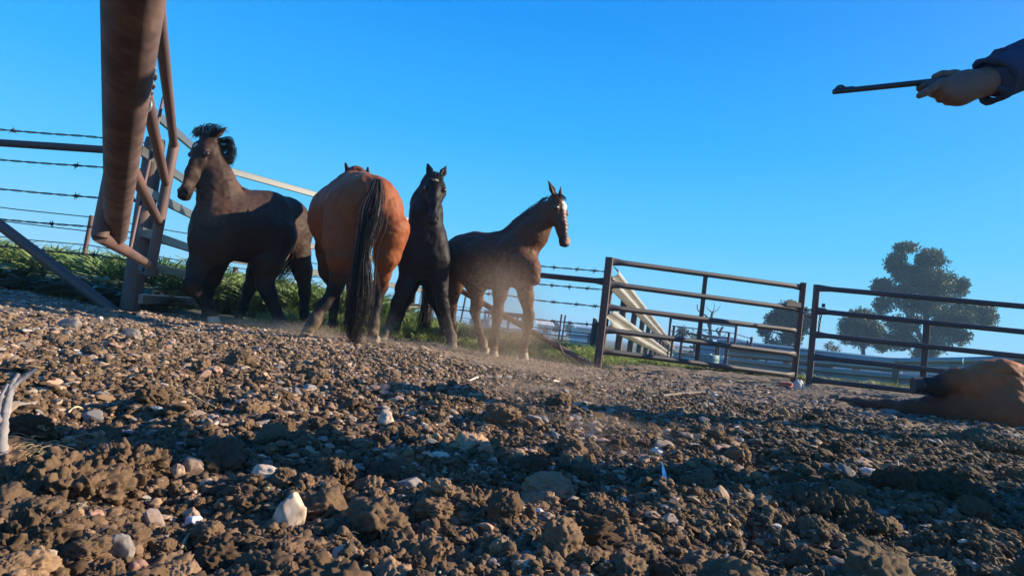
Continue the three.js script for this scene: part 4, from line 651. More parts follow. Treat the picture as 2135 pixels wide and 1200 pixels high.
{ // the black horse facing the camera
  const t = thing('horse', 'black horse standing face on with a small white forehead mark', 'horse', onGround(880, 6.6));
  const poll = P(909, 368, 6.38), muz = P(903, 461, 6.06), h = horseHead(poll, muz, [.16, .3, 1], BLACK, [.012, .011, .012], { ears: [[-1, 1, .32, .1, .28], [1, 1, .32, .1, .28]], earColor: BLACK });
  const K = [.013, .010, .011];
  const b = [
    ...run([[884, 535, 6.45, .22], [880, 525, 6.9, .28], [874, 518, 7.5, .27]], K, .12), ...run([[862, 545, 6.38, .15], [868, 500, 6.4, .12]], K, .1), ...run([[912, 540, 6.38, .14], [905, 495, 6.4, .12]], K, .1),
    ...run([[886, 500, 6.48, .19], [888, 450, 6.45, .145], [900, 390, 6.42, .105]], K, .12), ...run([[872, 478, 6.6, .1], [878, 420, 6.55, .085], [898, 372, 6.45, .06]], K, .1),
    ...run([[858, 560, 6.4, .115], [842, 600, 6.34, .078], [829, 630, 6.3, .06], [815, 665, 6.3, .04], [806, 690, 6.3, .045], [803, 702, 6.28, .05]], [K, K, BLACK, [.07, .055, .045], [.12, .09, .07]], .045),
    ...run([[914, 560, 6.4, .11], [919, 605, 6.4, .078], [924, 638, 6.4, .06], [933, 672, 6.4, .042], [940, 698, 6.4, .048], [941, 710, 6.38, .054]], [K, K, BLACK, BLACK, [.1, .075, .06]], .045),
    ...run([[860, 560, 7.5, .17], [846, 620, 7.55, .085], [832, 655, 7.6, .058], [824, 690, 7.55, .045], [820, 705, 7.5, .05]], [K, BLACK], .05),
    ...run([[895, 560, 7.5, .17], [905, 620, 7.55, .085], [920, 655, 7.6, .055], [926, 690, 7.5, .045], [926, 706, 7.45, .05]], [K, BLACK], .05),
  ];
  const W = h.Q;
  finishHorse(t, b, h, { paint: [{ p: W(.16, .1, .02), r: .026, c: [.6, .56, .54] }, { p: W(.13, .1, .07), r: .02, c: [.5, .46, .44] }, { p: W(.19, .1, -.03), r: .016, c: [.45, .42, .4] }], grade: dusty(.38) });
  const hf = (x, y, z, o, c) => hoof(P(x, y, z), o, c, t); hf(800, 710, 6.26, { yaw: -.3 }, [.3, .23, .17]); hf(943, 720, 6.36, { yaw: .1 }, [.36, .27, .19]); hf(818, 713, 7.5, {}, [.08, .07, .06]); hf(926, 714, 7.44, {}, [.12, .1, .08]);
  const hb = { color: [.011, .010, .012], w: .0036, wave: .014 };
  hair('forelock', 60, between([[900, 358, 6.3], [910, 358, 6.3], [920, 362, 6.3]], [[898, 370, 6.2], [910, 370, 6.2], [924, 374, 6.2]], [[894, 386, 6.2], [908, 384, 6.16], [926, 388, 6.2]], .01), { ...hb, seed: 11 }, t);
  hair('mane', 190, between([[895, 366, 6.42], [882, 400, 6.5], [872, 440, 6.55], [868, 470, 6.6]], [[882, 380, 6.38], [868, 412, 6.4], [862, 446, 6.46], [862, 478, 6.55]], [[868, 388, 6.36], [872, 436, 6.36], [866, 462, 6.44], [864, 490, 6.5]], .016), { ...hb, seed: 12 }, t);
  hair('tail', 240, along([[896, 560, 7.75], [892, 600, 7.8], [890, 640, 7.8], [884, 680, 7.75], [876, 704, 7.7]], [.04, .07, .1, .11, .1]), { ...hb, seed: 13, pale: .35, paleColor: [.10, .075, .06] }, t);
}
{ // the young bay with the blaze
  const t = thing('horse', 'young brown bay horse with white blaze standing nearest the gates', 'horse', onGround(1010, 7));
  const C = [.095, .040, .021], D = [.055, .027, .017];
  const poll = P(1163, 411, 6.78), muz = P(1181, 508, 6.5), h = horseHead(poll, muz, [.8, .3, .62], C, [.03, .018, .014], { ears: [[-1, 1, .2, .05, .33], [1, .75, .62, .1, .29]], earColor: D });
  const b = [
    ...run([[1072, 553, 6.86, .235], [1020, 548, 7.05, .275], [968, 534, 7.32, .245]], C, .12), ...run([[1096, 560, 6.72, .165], [1070, 540, 6.84, .23]], C, .1), ...run([[1042, 510, 7.0, .12], [990, 512, 7.2, .125], [950, 528, 7.38, .13]], C, .12),
    ...run([[1074, 530, 6.9, .215], [1110, 488, 6.82, .155], [1150, 438, 6.78, .105]], C, .1), ...run([[1046, 500, 7.0, .08], [1088, 468, 6.92, .075], [1128, 432, 6.84, .06]], D, .1), ...run([[1092, 545, 6.66, .09], [1112, 580, 6.62, .08]], C, .06), ...run([[1080, 582, 6.66, .09], [1108, 560, 6.6, .07]], C, .06),
    ...run([[1046, 580, 6.76, .13], [1042, 612, 6.72, .075], [1038, 652, 6.68, .052], [1037, 664, 6.68, .046], [1031, 712, 6.64, .038], [1029, 728, 6.62, .044]], [C, C, D, BLACK, D], .05),
    ...run([[1090, 575, 6.9, .14], [1096, 615, 6.9, .08], [1103, 658, 6.92, .054], [1102, 672, 6.92, .046], [1094, 716, 6.92, .038], [1092, 730, 6.9, .045]], [C, C, D, BLACK, D], .05),
    ...run([[972, 552, 7.18, .19], [992, 596, 7.14, .105], [995, 630, 7.2, .06], [990, 648, 7.24, .055], [999, 690, 7.2, .038], [1006, 713, 7.16, .044], [1009, 722, 7.14, .045]], [C, C, D, D, D, DUSTY], .05),
    ...run([[956, 552, 7.5, .18], [948, 600, 7.5, .09], [941, 640, 7.55, .055], [945, 690, 7.5, .04], [949, 712, 7.46, .045]], [C, C, D, D], .05),
  ];
  const W = h.Q, bl = [.6, .53, .48];
  finishHorse(t, b, h, { paint: [{ p: W(.22, .1, 0), r: .05, c: bl }, { p: W(.3, .1, .02), r: .035, c: bl }, ...[.38, .46, .54, .62, .7, .78, .86].map((k, i) => ({ p: W(k, .09 - .002 * i, .01), r: .02, c: [.40, .27, .22] })), { p: W(.95, .02, 0), r: .05, c: [.4, .26, .2], t: .8 }], grade: dusty(.2) });
  const hf = (x, y, z, o, c) => hoof(P(x, y, z), o, c, t); hf(1028, 738, 6.6, { yaw: .6 }, [.32, .25, .2]); hf(1091, 741, 6.88, { yaw: .6 }, [.34, .27, .2]); hf(1011, 729, 7.12, { yaw: .5, pitch: .25 }, [.4, .3, .2]); hf(950, 720, 7.45, { yaw: .5 }, [.1, .08, .06]);
  const hb = { color: [.02, .014, .012], w: .0035, wave: .012 };
  hair('mane', 200, between([[1148, 410, 6.84], [1115, 434, 6.9], [1080, 462, 6.98], [1048, 488, 7.06]], [[1140, 408, 6.86], [1108, 430, 6.94], [1074, 457, 7.0], [1044, 482, 7.08]], [[1128, 418, 6.78], [1098, 440, 6.84], [1064, 466, 6.94], [1040, 488, 7.04]], .012), { ...hb, seed: 21 }, t);
  hair('forelock', 40, between([[1160, 404, 6.74], [1168, 404, 6.72], [1176, 408, 6.7]], [[1164, 410, 6.66], [1172, 410, 6.64], [1180, 414, 6.62]], [[1166, 424, 6.64], [1176, 424, 6.6], [1184, 424, 6.6]], .008), { ...hb, seed: 22 }, t);
  hair('tail', 160, along([[934, 520, 7.62], [928, 560, 7.66], [930, 620, 7.66], [934, 670, 7.62]], [.03, .05, .07, .05]), { ...hb, seed: 23 }, t);
}
{ // the horse lying on its side at the right edge
  const t = thing('horse', 'chestnut bay horse lying on its side on the ground at the right edge', 'horse', onGround(2080, 4.7));
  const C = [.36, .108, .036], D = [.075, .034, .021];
  const head0 = P(2890, 985, 5.0);
  const b = [
    ...run([[2075, 838, 4.72, .225], [2160, 858, 4.72, .27], [2300, 880, 4.75, .29], [2430, 900, 4.8, .26]], C, .14), ...run([[2040, 800, 4.74, .13], [2085, 800, 4.7, .16], [2150, 838, 4.68, .22]], C, .12), ...run([[2110, 868, 4.5, .17], [2220, 890, 4.5, .2]], C, .12),
    ...run([[2062, 806, 4.72, .175], [2020, 806, 4.72, .125], [1990, 795, 4.74, .085], [1966, 802, 4.76, .066], [1942, 806, 4.76, .054], [1926, 802, 4.74, .056]], [C, C, D, BLACK, BLACK], .06),
    ...run([[2078, 868, 4.6, .17], [2010, 858, 4.72, .135], [1945, 850, 4.86, .09], [1892, 852, 4.98, .062], [1850, 846, 5.12, .048], [1790, 842, 5.36, .042], [1762, 838, 5.5, .048]], [C, D, D, D, D, D], .06),
    ...run([[2430, 895, 4.8, .24], [2560, 930, 4.85, .16], [2680, 960, 4.9, .12]], C, .12), ...run([[2680, 955, 4.9, .12], [2770, 975, 4.95, .09], [2830, 985, 5.0, .065]], [C, D], .06),
    ...run([[2420, 930, 4.7, .13], [2340, 950, 4.35, .07], [2260, 960, 4.1, .05]], [C, D], .06), ...run([[2430, 880, 4.95, .13], [2370, 880, 5.3, .07], [2300, 870, 5.6, .05]], [C, D], .06),
    ...run([[2050, 764, 4.76, .028], [2090, 768, 4.72, .03], [2120, 784, 4.7, .02]], C, .05),
  ];
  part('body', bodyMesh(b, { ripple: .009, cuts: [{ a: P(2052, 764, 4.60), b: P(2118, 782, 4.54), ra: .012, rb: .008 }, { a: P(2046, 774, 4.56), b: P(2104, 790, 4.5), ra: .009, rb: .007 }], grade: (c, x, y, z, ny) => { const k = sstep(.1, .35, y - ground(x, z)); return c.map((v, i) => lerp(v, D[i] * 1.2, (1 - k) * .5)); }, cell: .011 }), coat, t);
  hoof(P(1916, 800, 4.73), { yaw: 1.35, pitch: 1.5 }, [.03, .028, .03], t, .058, .08); hoof(P(1742, 832, 5.58), { yaw: 1.3, pitch: 1.45 }, [.16, .1, .06], t, .056, .08);
  hair('tail', 120, along([[2120, 800, 4.95], [2200, 860, 5.1], [2300, 900, 5.2]], [.03, .06, .05]), { color: [.02, .015, .013], seed: 31 }, t);
}
// ---------------------------------------------------------------- the person at the right edge and the rifle
{
  const Wr = P(2056, 171, 1.6), SK = [.15, .095, .075], wb = (a, b, ra, rb, c = SK, k = .04) => ({ a, b, ra, rb, c, k });
  const at = (x, y, z) => V(Wr.x + x, y, Wr.z + z), el = P(2240, 92, 1.66), sh = at(.50, 1.43, -.05), shR = at(.84, 1.42, -.14), gy = (p) => ground(p.x, p.z);
  const elR = at(.66, 1.15, -.24), wrR = at(.38, 1.09, -.12), pelvis = at(.90, .94, -.15), chest = at(.70, 1.27, -.11), neck = at(.655, 1.5, -.09);
  const legs = [[-.08, -.08, -.03], [-.22, .12, .06]].map(([dz, dx, fx]) => { const hip = at(.90 + dx * .8, .9, dz), knee = at(.88 + dx * 1.2, .48, dz), ank = at(.92 + dx * 1.5, .09, dz), toe = at(.80 + dx * 1.5 + fx, .05, dz + .04); for (const q of [knee, ank, toe]) q.y += gy(hip); return [hip, knee, ank, toe]; });
  const bodyB = [wb(pelvis, chest, .145, .155, SK, .08), wb(at(.56, 1.37, -.07), at(.80, 1.37, -.12), .085, .085, SK, .08), wb(at(.85, .92, -.1), at(.98, .92, -.2), .12, .12, SK, .08), wb(at(.67, 1.42, -.09), neck, .062, .056), wb(neck, at(.635, 1.58, -.09), .056, .07), wb(at(.625, 1.66, -.09), at(.635, 1.66, -.09), .095, .1, SK, .05), wb(at(.585, 1.58, -.09), at(.615, 1.62, -.09), .062, .075, SK, .04), wb(at(.52, 1.62, -.09), at(.545, 1.66, -.09), .016, .012, SK, .02), wb(at(.645, 1.63, .005), at(.645, 1.66, .005), .016, .02, SK, .01), wb(at(.645, 1.63, -.185), at(.645, 1.66, -.185), .016, .02, SK, .01),
    wb(sh, el, .056, .047), wb(el, Wr.clone(), .045, .031), wb(shR, elR, .056, .047), wb(elR, wrR, .045, .03)];
  for (const [h, k, a, t] of legs) bodyB.push(wb(h, k, .095, .06), wb(k, a, .06, .042), wb(a, t, .045, .035));
  // the hand that holds the fore-end: palm, thumb and four fingers
  const f = (l, k = .0035) => run(l, SK, k), handB = [wb(Wr, P(2022, 174, 1.598), .028, .026, SK, .02), ...run([[2060, 162, 1.6, .019], [2010, 170, 1.592, .018], [1968, 175, 1.585, .014]], SK, .03), ...run([[2058, 176, 1.6, .02], [2012, 188, 1.592, .0185], [1972, 192, 1.585, .0145]], SK, .03), ...run([[2034, 182, 1.6, .018], [2000, 198, 1.592, .0165], [1984, 202, 1.588, .014]], SK, .03),
    ...f([[1966, 172, 1.585, .0125], [1942, 186, 1.58, .0105], [1929, 193, 1.58, .0095], [1918, 199, 1.582, .008]]), ...f([[1967, 188, 1.584, .0125], [1950, 195, 1.595, .0108], [1944, 194, 1.62, .0098], [1950, 184, 1.648, .008]]), ...f([[1975, 200, 1.586, .0125], [1962, 205, 1.60, .0106], [1958, 201, 1.628, .0096], [1966, 188, 1.65, .008]]), ...f([[1988, 206, 1.59, .0118], [1976, 211, 1.602, .0096], [1974, 209, 1.617, .0088], [1981, 204, 1.63, .0075]]),
    ...f([[2022, 164, 1.606, .016], [1990, 157, 1.628, .0125], [1966, 157, 1.640, .0105], [1950, 160, 1.648, .0085]], .012)];
  const handR = [wb(wrR, wrR.clone().add(V(-.07, 0, .02)), .03, .028, SK, .02)]; for (let i = 0; i < 4; i++) { const o = wrR.clone().add(V(-.085, .025 - i * .018, .02)); handR.push(wb(o, o.clone().add(V(-.035, -.005, .02)), .010, .009, SK, .008), wb(o.clone().add(V(-.035, -.005, .02)), o.clone().add(V(-.03, -.02, .05)), .009, .008, SK, .008)); } handR.push(wb(wrR.clone().add(V(-.03, .03, .02)), wrR.clone().add(V(-.07, .045, .05)), .013, .01, SK, .01));
  const t = thing('person', 'person at the right edge in dark navy jacket reaching out a rifle at waist height', 'person', V(pelvis.x, gy(pelvis), pelvis.z));
  const skin = new THREE.MeshPhysicalMaterial({ vertexColors: true, roughness: .55, specularIntensity: .5 }), cloth = std({ vertexColors: true, roughness: .92 });
  part('body', [bodyMesh(bodyB, { cell: .013 }), bodyMesh(handB, { cell: .003 }), bodyMesh(handR, { cell: .005 })], skin, t);
  const NAVY = [.022, .036, .075], grow = (list, d, c) => list.map((b) => ({ ...b, ra: b.ra + d, rb: b.rb + d, c, k: b.k ?? .05 })), cuff = Wr.clone().lerp(el, .16);
  part('jacket', bodyMesh(grow([bodyB[0], bodyB[1], bodyB[2], wb(at(.67, 1.42, -.09), at(.665, 1.47, -.09), .062, .06), wb(sh, el, .062, .056, SK, .05), wb(el, cuff, .053, .044, SK, .05), wb(shR, elR, .062, .054, SK, .05), wb(elR, wrR.clone().lerp(elR, .12), .053, .042, SK, .05)], .014, NAVY), { cell: .009, ripple: .010 }), cloth, t, 'dark navy work jacket');
  const cd = el.clone().sub(Wr).normalize(), cs = V(0, 1, 0).cross(cd).normalize(), cu = cd.clone().cross(cs), rim = []; for (let i = 0; i <= 28; i++) { const a = i / 28 * Math.PI * 2; rim.push(cuff.clone().addScaledVector(cd, -.028 + .012 * Math.sin(a * 2 + 1)).addScaledVector(cs, Math.cos(a) * .05).addScaledVector(cu, Math.sin(a) * .053)); }
  part('cuff', tint(tube(rim, (k) => .0095 + .003 * Math.sin(k * 40), 10, false), () => NAVY), cloth, t);
  const lp = []; for (let i = 0; i <= 16; i++) { const a = i / 16 * Math.PI * 2; lp.push(P(2088 + 13 * Math.cos(a) + 3 * Math.sin(a), 114 + 9 * Math.sin(a) - 6 * Math.cos(a), 1.6)); }
  part('cuff_tab', [tube(lp, .0055, 8, false), tube([P(2064, 134, 1.6), P(2074, 118, 1.6), P(2082, 108, 1.6)], .011, 10), tube([P(2078, 180, 1.58), P(2094, 187, 1.58), P(2110, 184, 1.59), P(2117, 177, 1.6)], (k) => .007 + .005 * Math.sin(k * 3.1), 10)].map((g) => tint(plain(g), () => NAVY)), cloth, t);
  part('trousers', bodyMesh(grow([bodyB[2], ...legs.flatMap(([h, k, a]) => [wb(h, k, .1, .072), wb(k, a.clone().add(V(0, .02, 0)), .072, .062)])], .014, [.05, .055, .07]), { cell: .014, ripple: .008 }), cloth, t);
  part('boots', bodyMesh(legs.flatMap(([, , a, to]) => [wb(a.clone().add(V(0, .08, 0)), a, .058, .056, [.05, .035, .025]), wb(a.clone().add(V(.03, -.03, 0)), to, .05, .042, [.05, .035, .025])]), { cell: .011 }), cloth, t);
  const brim = new THREE.LatheGeometry([[0, .13], [.07, .125], [.095, .1], [.105, .01], [.16, .0], [.185, .012], [.186, .018], [.16, .008], [.104, .016]].map(([a, b]) => new THREE.Vector2(a, b)), 32); brim.translate(at(.63, 0, 0).x, 1.69, at(0, 0, -.09).z);
  part('hat', tint(plain(brim), () => [.12, .10, .075]), cloth, t);

  const second = t.clone(); second.name = numbered('person'); scene.add(second); second.position.set(3.95, ground(3.95, -3.5), -3.5); second.rotation.y = .5; second.userData.label = 'added second person past the right edge, unseen, put there to cast a long shadow'; second.children[0].userData = {};  // unseen copy of the person, added to throw a shadow band over the ground

  // the rifle: barrel, sight, fore-end, receiver, bolt, stock
  const M0 = P(1739, 191, 1.60), B0 = P(1960, 168, 1.628), dir = B0.clone().sub(M0).normalize(), up = V(0, 1, 0).addScaledVector(dir, -dir.y).normalize(), R0 = (s, h = 0) => M0.clone().addScaledVector(dir, s).addScaledVector(up, h), L = B0.distanceTo(M0);
  const r = thing('rifle', 'thin barrelled rifle held out level by the person at right, pointing left', 'rifle', B0.clone()), blue = new THREE.MeshStandardMaterial({ color: rgb(.03, .032, .04), roughness: .4, metalness: .4 }), wood = std({ color: rgb(.075, .045, .03), roughness: .5 });
  part('barrel', tube([R0(0), R0(.02), R0(L * .5), R0(L), R0(L + .1)], (k) => .0068 + .0014 * k, 18), blue, r);
  part('front_sight', [bar(R0(.012, .006), R0(.055, .006), .006, .006), tube([R0(.006, .006), R0(.014, .0125), R0(.024, .0135), R0(.032, .007)], .0032, 8)], blue, r);
  const fe = L * .795; part('fore_end', bodyMesh([wb(R0(fe + .01, -.011), R0(L + .14, -.012), .0145, .017, [.075, .045, .03], .01), wb(R0(fe + .012, -.015), R0(fe + .06, -.015), .0105, .0125, [.075, .045, .03], .01)], { cell: .004 }), std({ vertexColors: true, roughness: .5 }), r);
  part('receiver', bar(R0(L + .06, .001), R0(L + .30, .001), .026, .034), blue, r); part('rear_sight', bar(R0(L + .005, .009), R0(L + .03, .011), .008, .006), blue, r);
  part('bolt_handle', tube([R0(L + .24, .005).add(V(0, 0, -.02)), R0(L + .25, -.005).add(V(0, 0, -.06))], .005, 8), blue, r);
  part('stock', bodyMesh([wb(R0(L + .12, -.012), R0(L + .3, -.014), .018, .019, [.075, .045, .03], .02), wb(R0(L + .3, -.016), R0(L + .4, -.045), .019, .021, [.075, .045, .03], .02), wb(R0(L + .4, -.045), R0(L + .66, -.075), .022, .03, [.075, .045, .03], .03), wb(R0(L + .5, -.08), R0(L + .66, -.12), .018, .024, [.075, .045, .03], .03)], { cell: .006 }), std({ vertexColors: true, roughness: .5 }), r);
  const tg = []; for (let i = 0; i <= 12; i++) { const a = Math.PI + i / 12 * Math.PI; tg.push(R0(L + .3 + .028 * Math.cos(a), -.03 + .03 * Math.sin(a))); } part('trigger_guard', tube(tg, .0025, 6), blue, r);
}
// ---------------------------------------------------------------- single rocks, sticks, straw and litter of the foreground
{
  rnd = mulberry(77);
  const rockMat = new THREE.MeshPhysicalMaterial({ vertexColors: true, roughness: .9, specularIntensity: .3 });
  const rock = (label, px, py, w, h, col, o = {}) => {
    const p = PG(px, py + h * .42), d = camera.position.distanceTo(p), s = w / F * d / 2, g = lump(o.seed ?? Math.round(px), o.rugged ?? .34, 1, 3, 6);
    g.computeBoundingBox(); const bb = g.boundingBox; g.scale(2 * s / (bb.max.x - bb.min.x), 2 * (h / F * d / 2) * 1.08 / (bb.max.y - bb.min.y), 2 * s * (o.deep ?? .8) / (bb.max.z - bb.min.z));
    g.rotateZ(o.tilt ?? -.1); tint(g, (v) => { const m = fbm(v.x / s * 1.6 + px, v.y / s * 1.6, v.z / s * 1.6, 4), k = 1 + .45 * m, dirt = sstep(.1, -.6, v.y / (h / F * d / 2) + .9 * m); return col.map((c, i) => lerp(c * k, [.11, .075, .052][i], dirt * .85)); });
    const m = new THREE.Mesh(g, rockMat); m.name = numbered('rock'); m.position.copy(p); m.position.y = height(p.x, p.z) * .35 + p.y * .65 + h / F * d * .32; scene.add(m); tag(m, label, 'rock');
  };
  const PALE = [.50, .375, .28], TANR = [.33, .225, .155], GREY = [.2, .175, .16], PINK = [.34, .19, .135], BR = [.2, .13, .09];
  rock('tall pale cream rock standing upright, brightest stone of the foreground', 600, 1082, 58, 92, PALE, { seed: 4, rugged: .42 });
  rock('flat pale stone half sunk in earth above the upright cream rock', 553, 993, 60, 30, PALE, { seed: 5 });
  rock('pale rounded stone beside a smaller one in the left middle ground', 402, 967, 44, 32, TANR, { seed: 6 });
  rock('small egg shaped tan stone touching the rounded pale stone', 369, 977, 28, 30, TANR, { seed: 7 });
  rock('blue grey cracked rock near the bottom left corner', 246, 1150, 48, 48, GREY, { seed: 8 });
  rock('pinkish brown rock lying low at the bottom beside the grey rock', 285, 1180, 42, 30, PINK, { seed: 9 });
  rock('broad pale stone on the left beside the dead grey stalk', 52, 766, 46, 26, TANR, { seed: 10 });
  rock('wide grey stone lying in the shadow on the left', 145, 676, 36, 22, GREY, { seed: 11 });
  rock('square grey stone in the shade right of the wide grey stone', 270, 699, 32, 26, GREY, { seed: 12 });
  rock('large pale tan rock in sunlight left of centre', 803, 870, 36, 40, PALE, { seed: 13, rugged: .4 });
  rock('pinkish rounded rock on the crest right of centre', 1010, 943, 36, 42, PINK, { seed: 14 });
  rock('white stone peeping out between clods near the lower middle', 1118, 1074, 24, 22, [.6, .55, .52], { seed: 15 });
  rock('angular grey stone slab lying flat in the middle foreground', 848, 1006, 56, 34, GREY, { seed: 16 });
  rock('smooth round brown rock low in the right foreground', 1497, 1046, 40, 50, TANR, { seed: 17, rugged: .18 });
  rock('cream coloured stone in the row left of the pink rock', 915, 945, 44, 26, PALE, { seed: 18 });
  rock('small white stone in the bright patch left of the pink rock', 884, 893, 26, 24, PALE, { seed: 19 });
  rock('pair of dirty tan stones seen as one in the centre right', 1115, 965, 34, 32, TANR, { seed: 20 });
  rock('small blue tinged pebble under the tan pebble in the lower left', 402, 1086, 34, 24, [.42, .45, .5], { seed: 22 });
  rock('tan pebble on top of the blue tinged pebble', 398, 1060, 30, 26, TANR, { seed: 23 });
  rock('reddish stone half buried at left below the bent stalk', 80, 880, 30, 20, PINK, { seed: 24 });
  rock('orange brown rock in the lower left among crumbs', 190, 1105, 34, 44, PINK, { seed: 25 });
  rock('broad brown grey rock at the lower left centre', 318, 1082, 40, 40, [.3, .22, .18], { seed: 26 });
  rock('long pale dusty stone in front of the lying horse leg', 1860, 862, 40, 16, GREY, { seed: 27 });

  // large clods that stand up out of the foreground
  const clodMat = new THREE.MeshPhysicalMaterial({ vertexColors: true, roughness: .97, specularIntensity: .2 });
  const list = [[120, 1000, 200, 120, 'huge crumbly clod of earth at the left under the root tuft'], [260, 965, 130, 90, 'tall rough clod beside the tangled roots'], [700, 975, 90, 70, 'upright dark clod in the mid foreground'], [960, 1040, 150, 80, 'rough clod in the lower centre below the grey slab'], [60, 1120, 160, 110, 'dark clod filling the bottom left corner'], [1250, 1060, 130, 60, 'clod beside the yellow strip of straw'], [1720, 1050, 180, 80, 'broad dung dark clod at lower right'], [1950, 1010, 170, 80, 'dark clod near the right edge'], [2060, 920, 130, 46, 'ridge of dark earth right under the lying horse'], [860, 1150, 200, 80, 'wide crumbly clod at the bottom centre']];
  list.forEach(([x, y, w, h, label], i) => {
    const p = PG(x, y + h * .3), d = camera.position.distanceTo(p), s = w / F * d / 2, g = lump(100 + i, .2, 1, 10); g.computeBoundingBox(); const bb = g.boundingBox, hh = h / F * d;
    g.scale(1.9 * s / (bb.max.x - bb.min.x), 0.85 * hh / (bb.max.y - bb.min.y), 1.6 * s / (bb.max.z - bb.min.z));
    const q = g.attributes.position, v = V(), nn = g.attributes.normal, nv = V(); g.computeVertexNormals();
    const grain = (x, y, z) => .012 * (Math.abs(noise(x * 22, y * 22, z * 22 + i)) - .2) + .010 * noise(x * 46, y * 46, z * 46 + i) + .011 * noise(x * 92, y * 92, z * 92) + .008 * noise(x * 190, y * 190, z * 190);
    for (let k = 0; k < q.count; k++) { v.fromBufferAttribute(q, k); nv.fromBufferAttribute(nn, k); v.addScaledVector(nv, grain(v.x, v.y, v.z) * clamp(s / .05, .4, 1.2)); q.setXYZ(k, v.x, v.y, v.z); } g.computeVertexNormals();
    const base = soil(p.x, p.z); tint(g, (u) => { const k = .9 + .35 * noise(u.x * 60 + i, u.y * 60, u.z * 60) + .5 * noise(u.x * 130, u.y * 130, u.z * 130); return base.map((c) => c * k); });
    const m = new THREE.Mesh(g, clodMat); m.name = numbered('earth_clod'); m.position.copy(p); m.position.y += hh * .12; m.rotation.y = i; scene.add(m); tag(m, label, 'clod');
  });
  // litter
  const straw = std({ vertexColors: true, roughness: .8 }), strand = (name, label, cat, pts, rad, col, seg = 7, mat = straw) => { const t = tint(tube(new THREE.CatmullRomCurve3(pts).getPoints(pts.length * 6), rad, seg), (v) => { const k = 1 + .4 * noise(v.x * 120, v.y * 120, v.z * 120); return col.map((c) => c * k); }); const m = part(name, t, mat, scene); return tag(m, label, cat); };
  const S = (x, y, up) => { const p = PG(x, y); p.y = height(p.x, p.z) + (up ?? .006); return p; };
  { const b = PG(8, 968), d = camera.position.distanceTo(b), Z = (x, y) => { const q = P(x, y, 1); return camera.position.clone().addScaledVector(q.sub(camera.position).normalize(), d); };
    const t = thing('dead_stalk', 'forked grey dead stalk standing up at the left edge', 'stalk', b.clone()), g1 = tube(new THREE.CatmullRomCurve3([Z(8, 985), Z(3, 940), Z(6, 890), Z(14, 845), Z(26, 808), Z(48, 788), Z(76, 768)]).getPoints(36), (k) => (.0082 * (1 - .8 * k) + .0018) * (1 + .12 * Math.sin(k * 37) + .1 * Math.sin(k * 91)), 10), g2 = tube(new THREE.CatmullRomCurve3([Z(10, 862), Z(18, 825), Z(24, 800), Z(38, 778)]).getPoints(18), (k) => (.0066 * (1 - .7 * k) + .001) * (1 + .15 * Math.sin(k * 41)), 8), g3 = tube(new THREE.CatmullRomCurve3([Z(4, 900), Z(-4, 860), Z(2, 826), Z(16, 800)]).getPoints(18), (k) => (.006 * (1 - .7 * k) + .001) * (1 + .15 * Math.sin(k * 29)), 8);
    const bk = (v) => { const k = .8 + .5 * noise(v.x * 160, v.y * 30, v.z * 160) + .2 * noise(v.x * 40, v.y * 40, v.z * 40); return [.30 * k, .27 * k, .27 * k]; }; part('stem', tint(g1, bk), dull, t); part('branch', tint(g2, bk), dull, t); part('branch', tint(g3, bk), dull, t); }
  { const R = mulberry(5), out = []; for (let i = 0; i < 26; i++) { const x = 45 + R() * 80, y = 930 + R() * 28, p = PG(x, y + 18); p.y = height(p.x, p.z) + .03; const pts = [p]; let q = p.clone(), a = R() * 6.28; for (let k = 0; k < 7; k++) { a += (R() - .5) * 1.6; q = q.clone().add(V(Math.cos(a) * .009, (R() - .42) * .008, Math.sin(a) * .006)); pts.push(q); } out.push(tube(new THREE.CatmullRomCurve3(pts).getPoints(24), .0007, 5, false)); }
    tag(part('root_tuft', tint(J(out), () => [.34, .25, .13]), straw, scene), 'tangle of fine yellow roots on the clod at left', 'roots'); }
  strand('straw', 'straight pale straw lying left of centre above the dark hollow', 'straw', [S(395, 832, .012), S(420, 838, .014), S(450, 848, .012)], .0022, [.5, .38, .2]);
  strand('straw', 'short broken straw on the left between the dark shadows', 'straw', [S(140, 866, .012), S(156, 860, .016), S(173, 853, .014)], .0026, [.5, .38, .22]);
  strand('straw', 'thin bent straw standing beside the straight pale straw', 'straw', [S(424, 834, .012), S(430, 822, .03), S(434, 806, .045)], .0011, [.3, .2, .1]);
  strand('bent_straw', 'curved pale yellow stem arching at the bottom left', 'straw', [S(375, 1170, .0), S(374, 1155, .014), S(386, 1140, .020), S(414, 1128, .018), S(452, 1122, .012)], (k) => .0013 + .0010 * Math.sin(k * 3.1), [.36, .27, .14]);
  strand('yellow_leaf', 'torn yellow strip of straw in the lower middle', 'straw', [S(1232, 1092, .014), S(1262, 1104, .02), S(1302, 1124, .012)], (k) => [.0012 + .0038 * Math.sin(k * 3.1), .0008], [.55, .36, .10]);
  strand('bone_shard', 'little white shard on the trampled ground under the dusty haze', 'shard', [S(978, 794, .01), S(990, 790, .014), S(1006, 788, .012)], (k) => .004 + .003 * Math.sin(k * 3), [.7, .6, .5]);
  strand('bone_shard', 'small cream shard lying in front of the young bay horse', 'shard', [S(1152, 800, .012), S(1164, 796, .014), S(1178, 792, .012)], (k) => .005 + .004 * Math.cos(k * 5), [.6, .47, .36]);
  strand('feather', 'white feather sticking out of the earth right of centre', 'feather', [S(1400, 1024, .006), S(1388, 1008, .02), S(1378, 992, .03)], (k) => [.001 + .0045 * Math.sin(k * 3.1), .0012], [.72, .7, .68]);
  strand('stick', 'crooked brown stick on the clods in the lower middle', 'stick', [S(1060, 1048, .014), S(1080, 1038, .024), S(1098, 1026, .02)], .0026, [.16, .11, .08]);
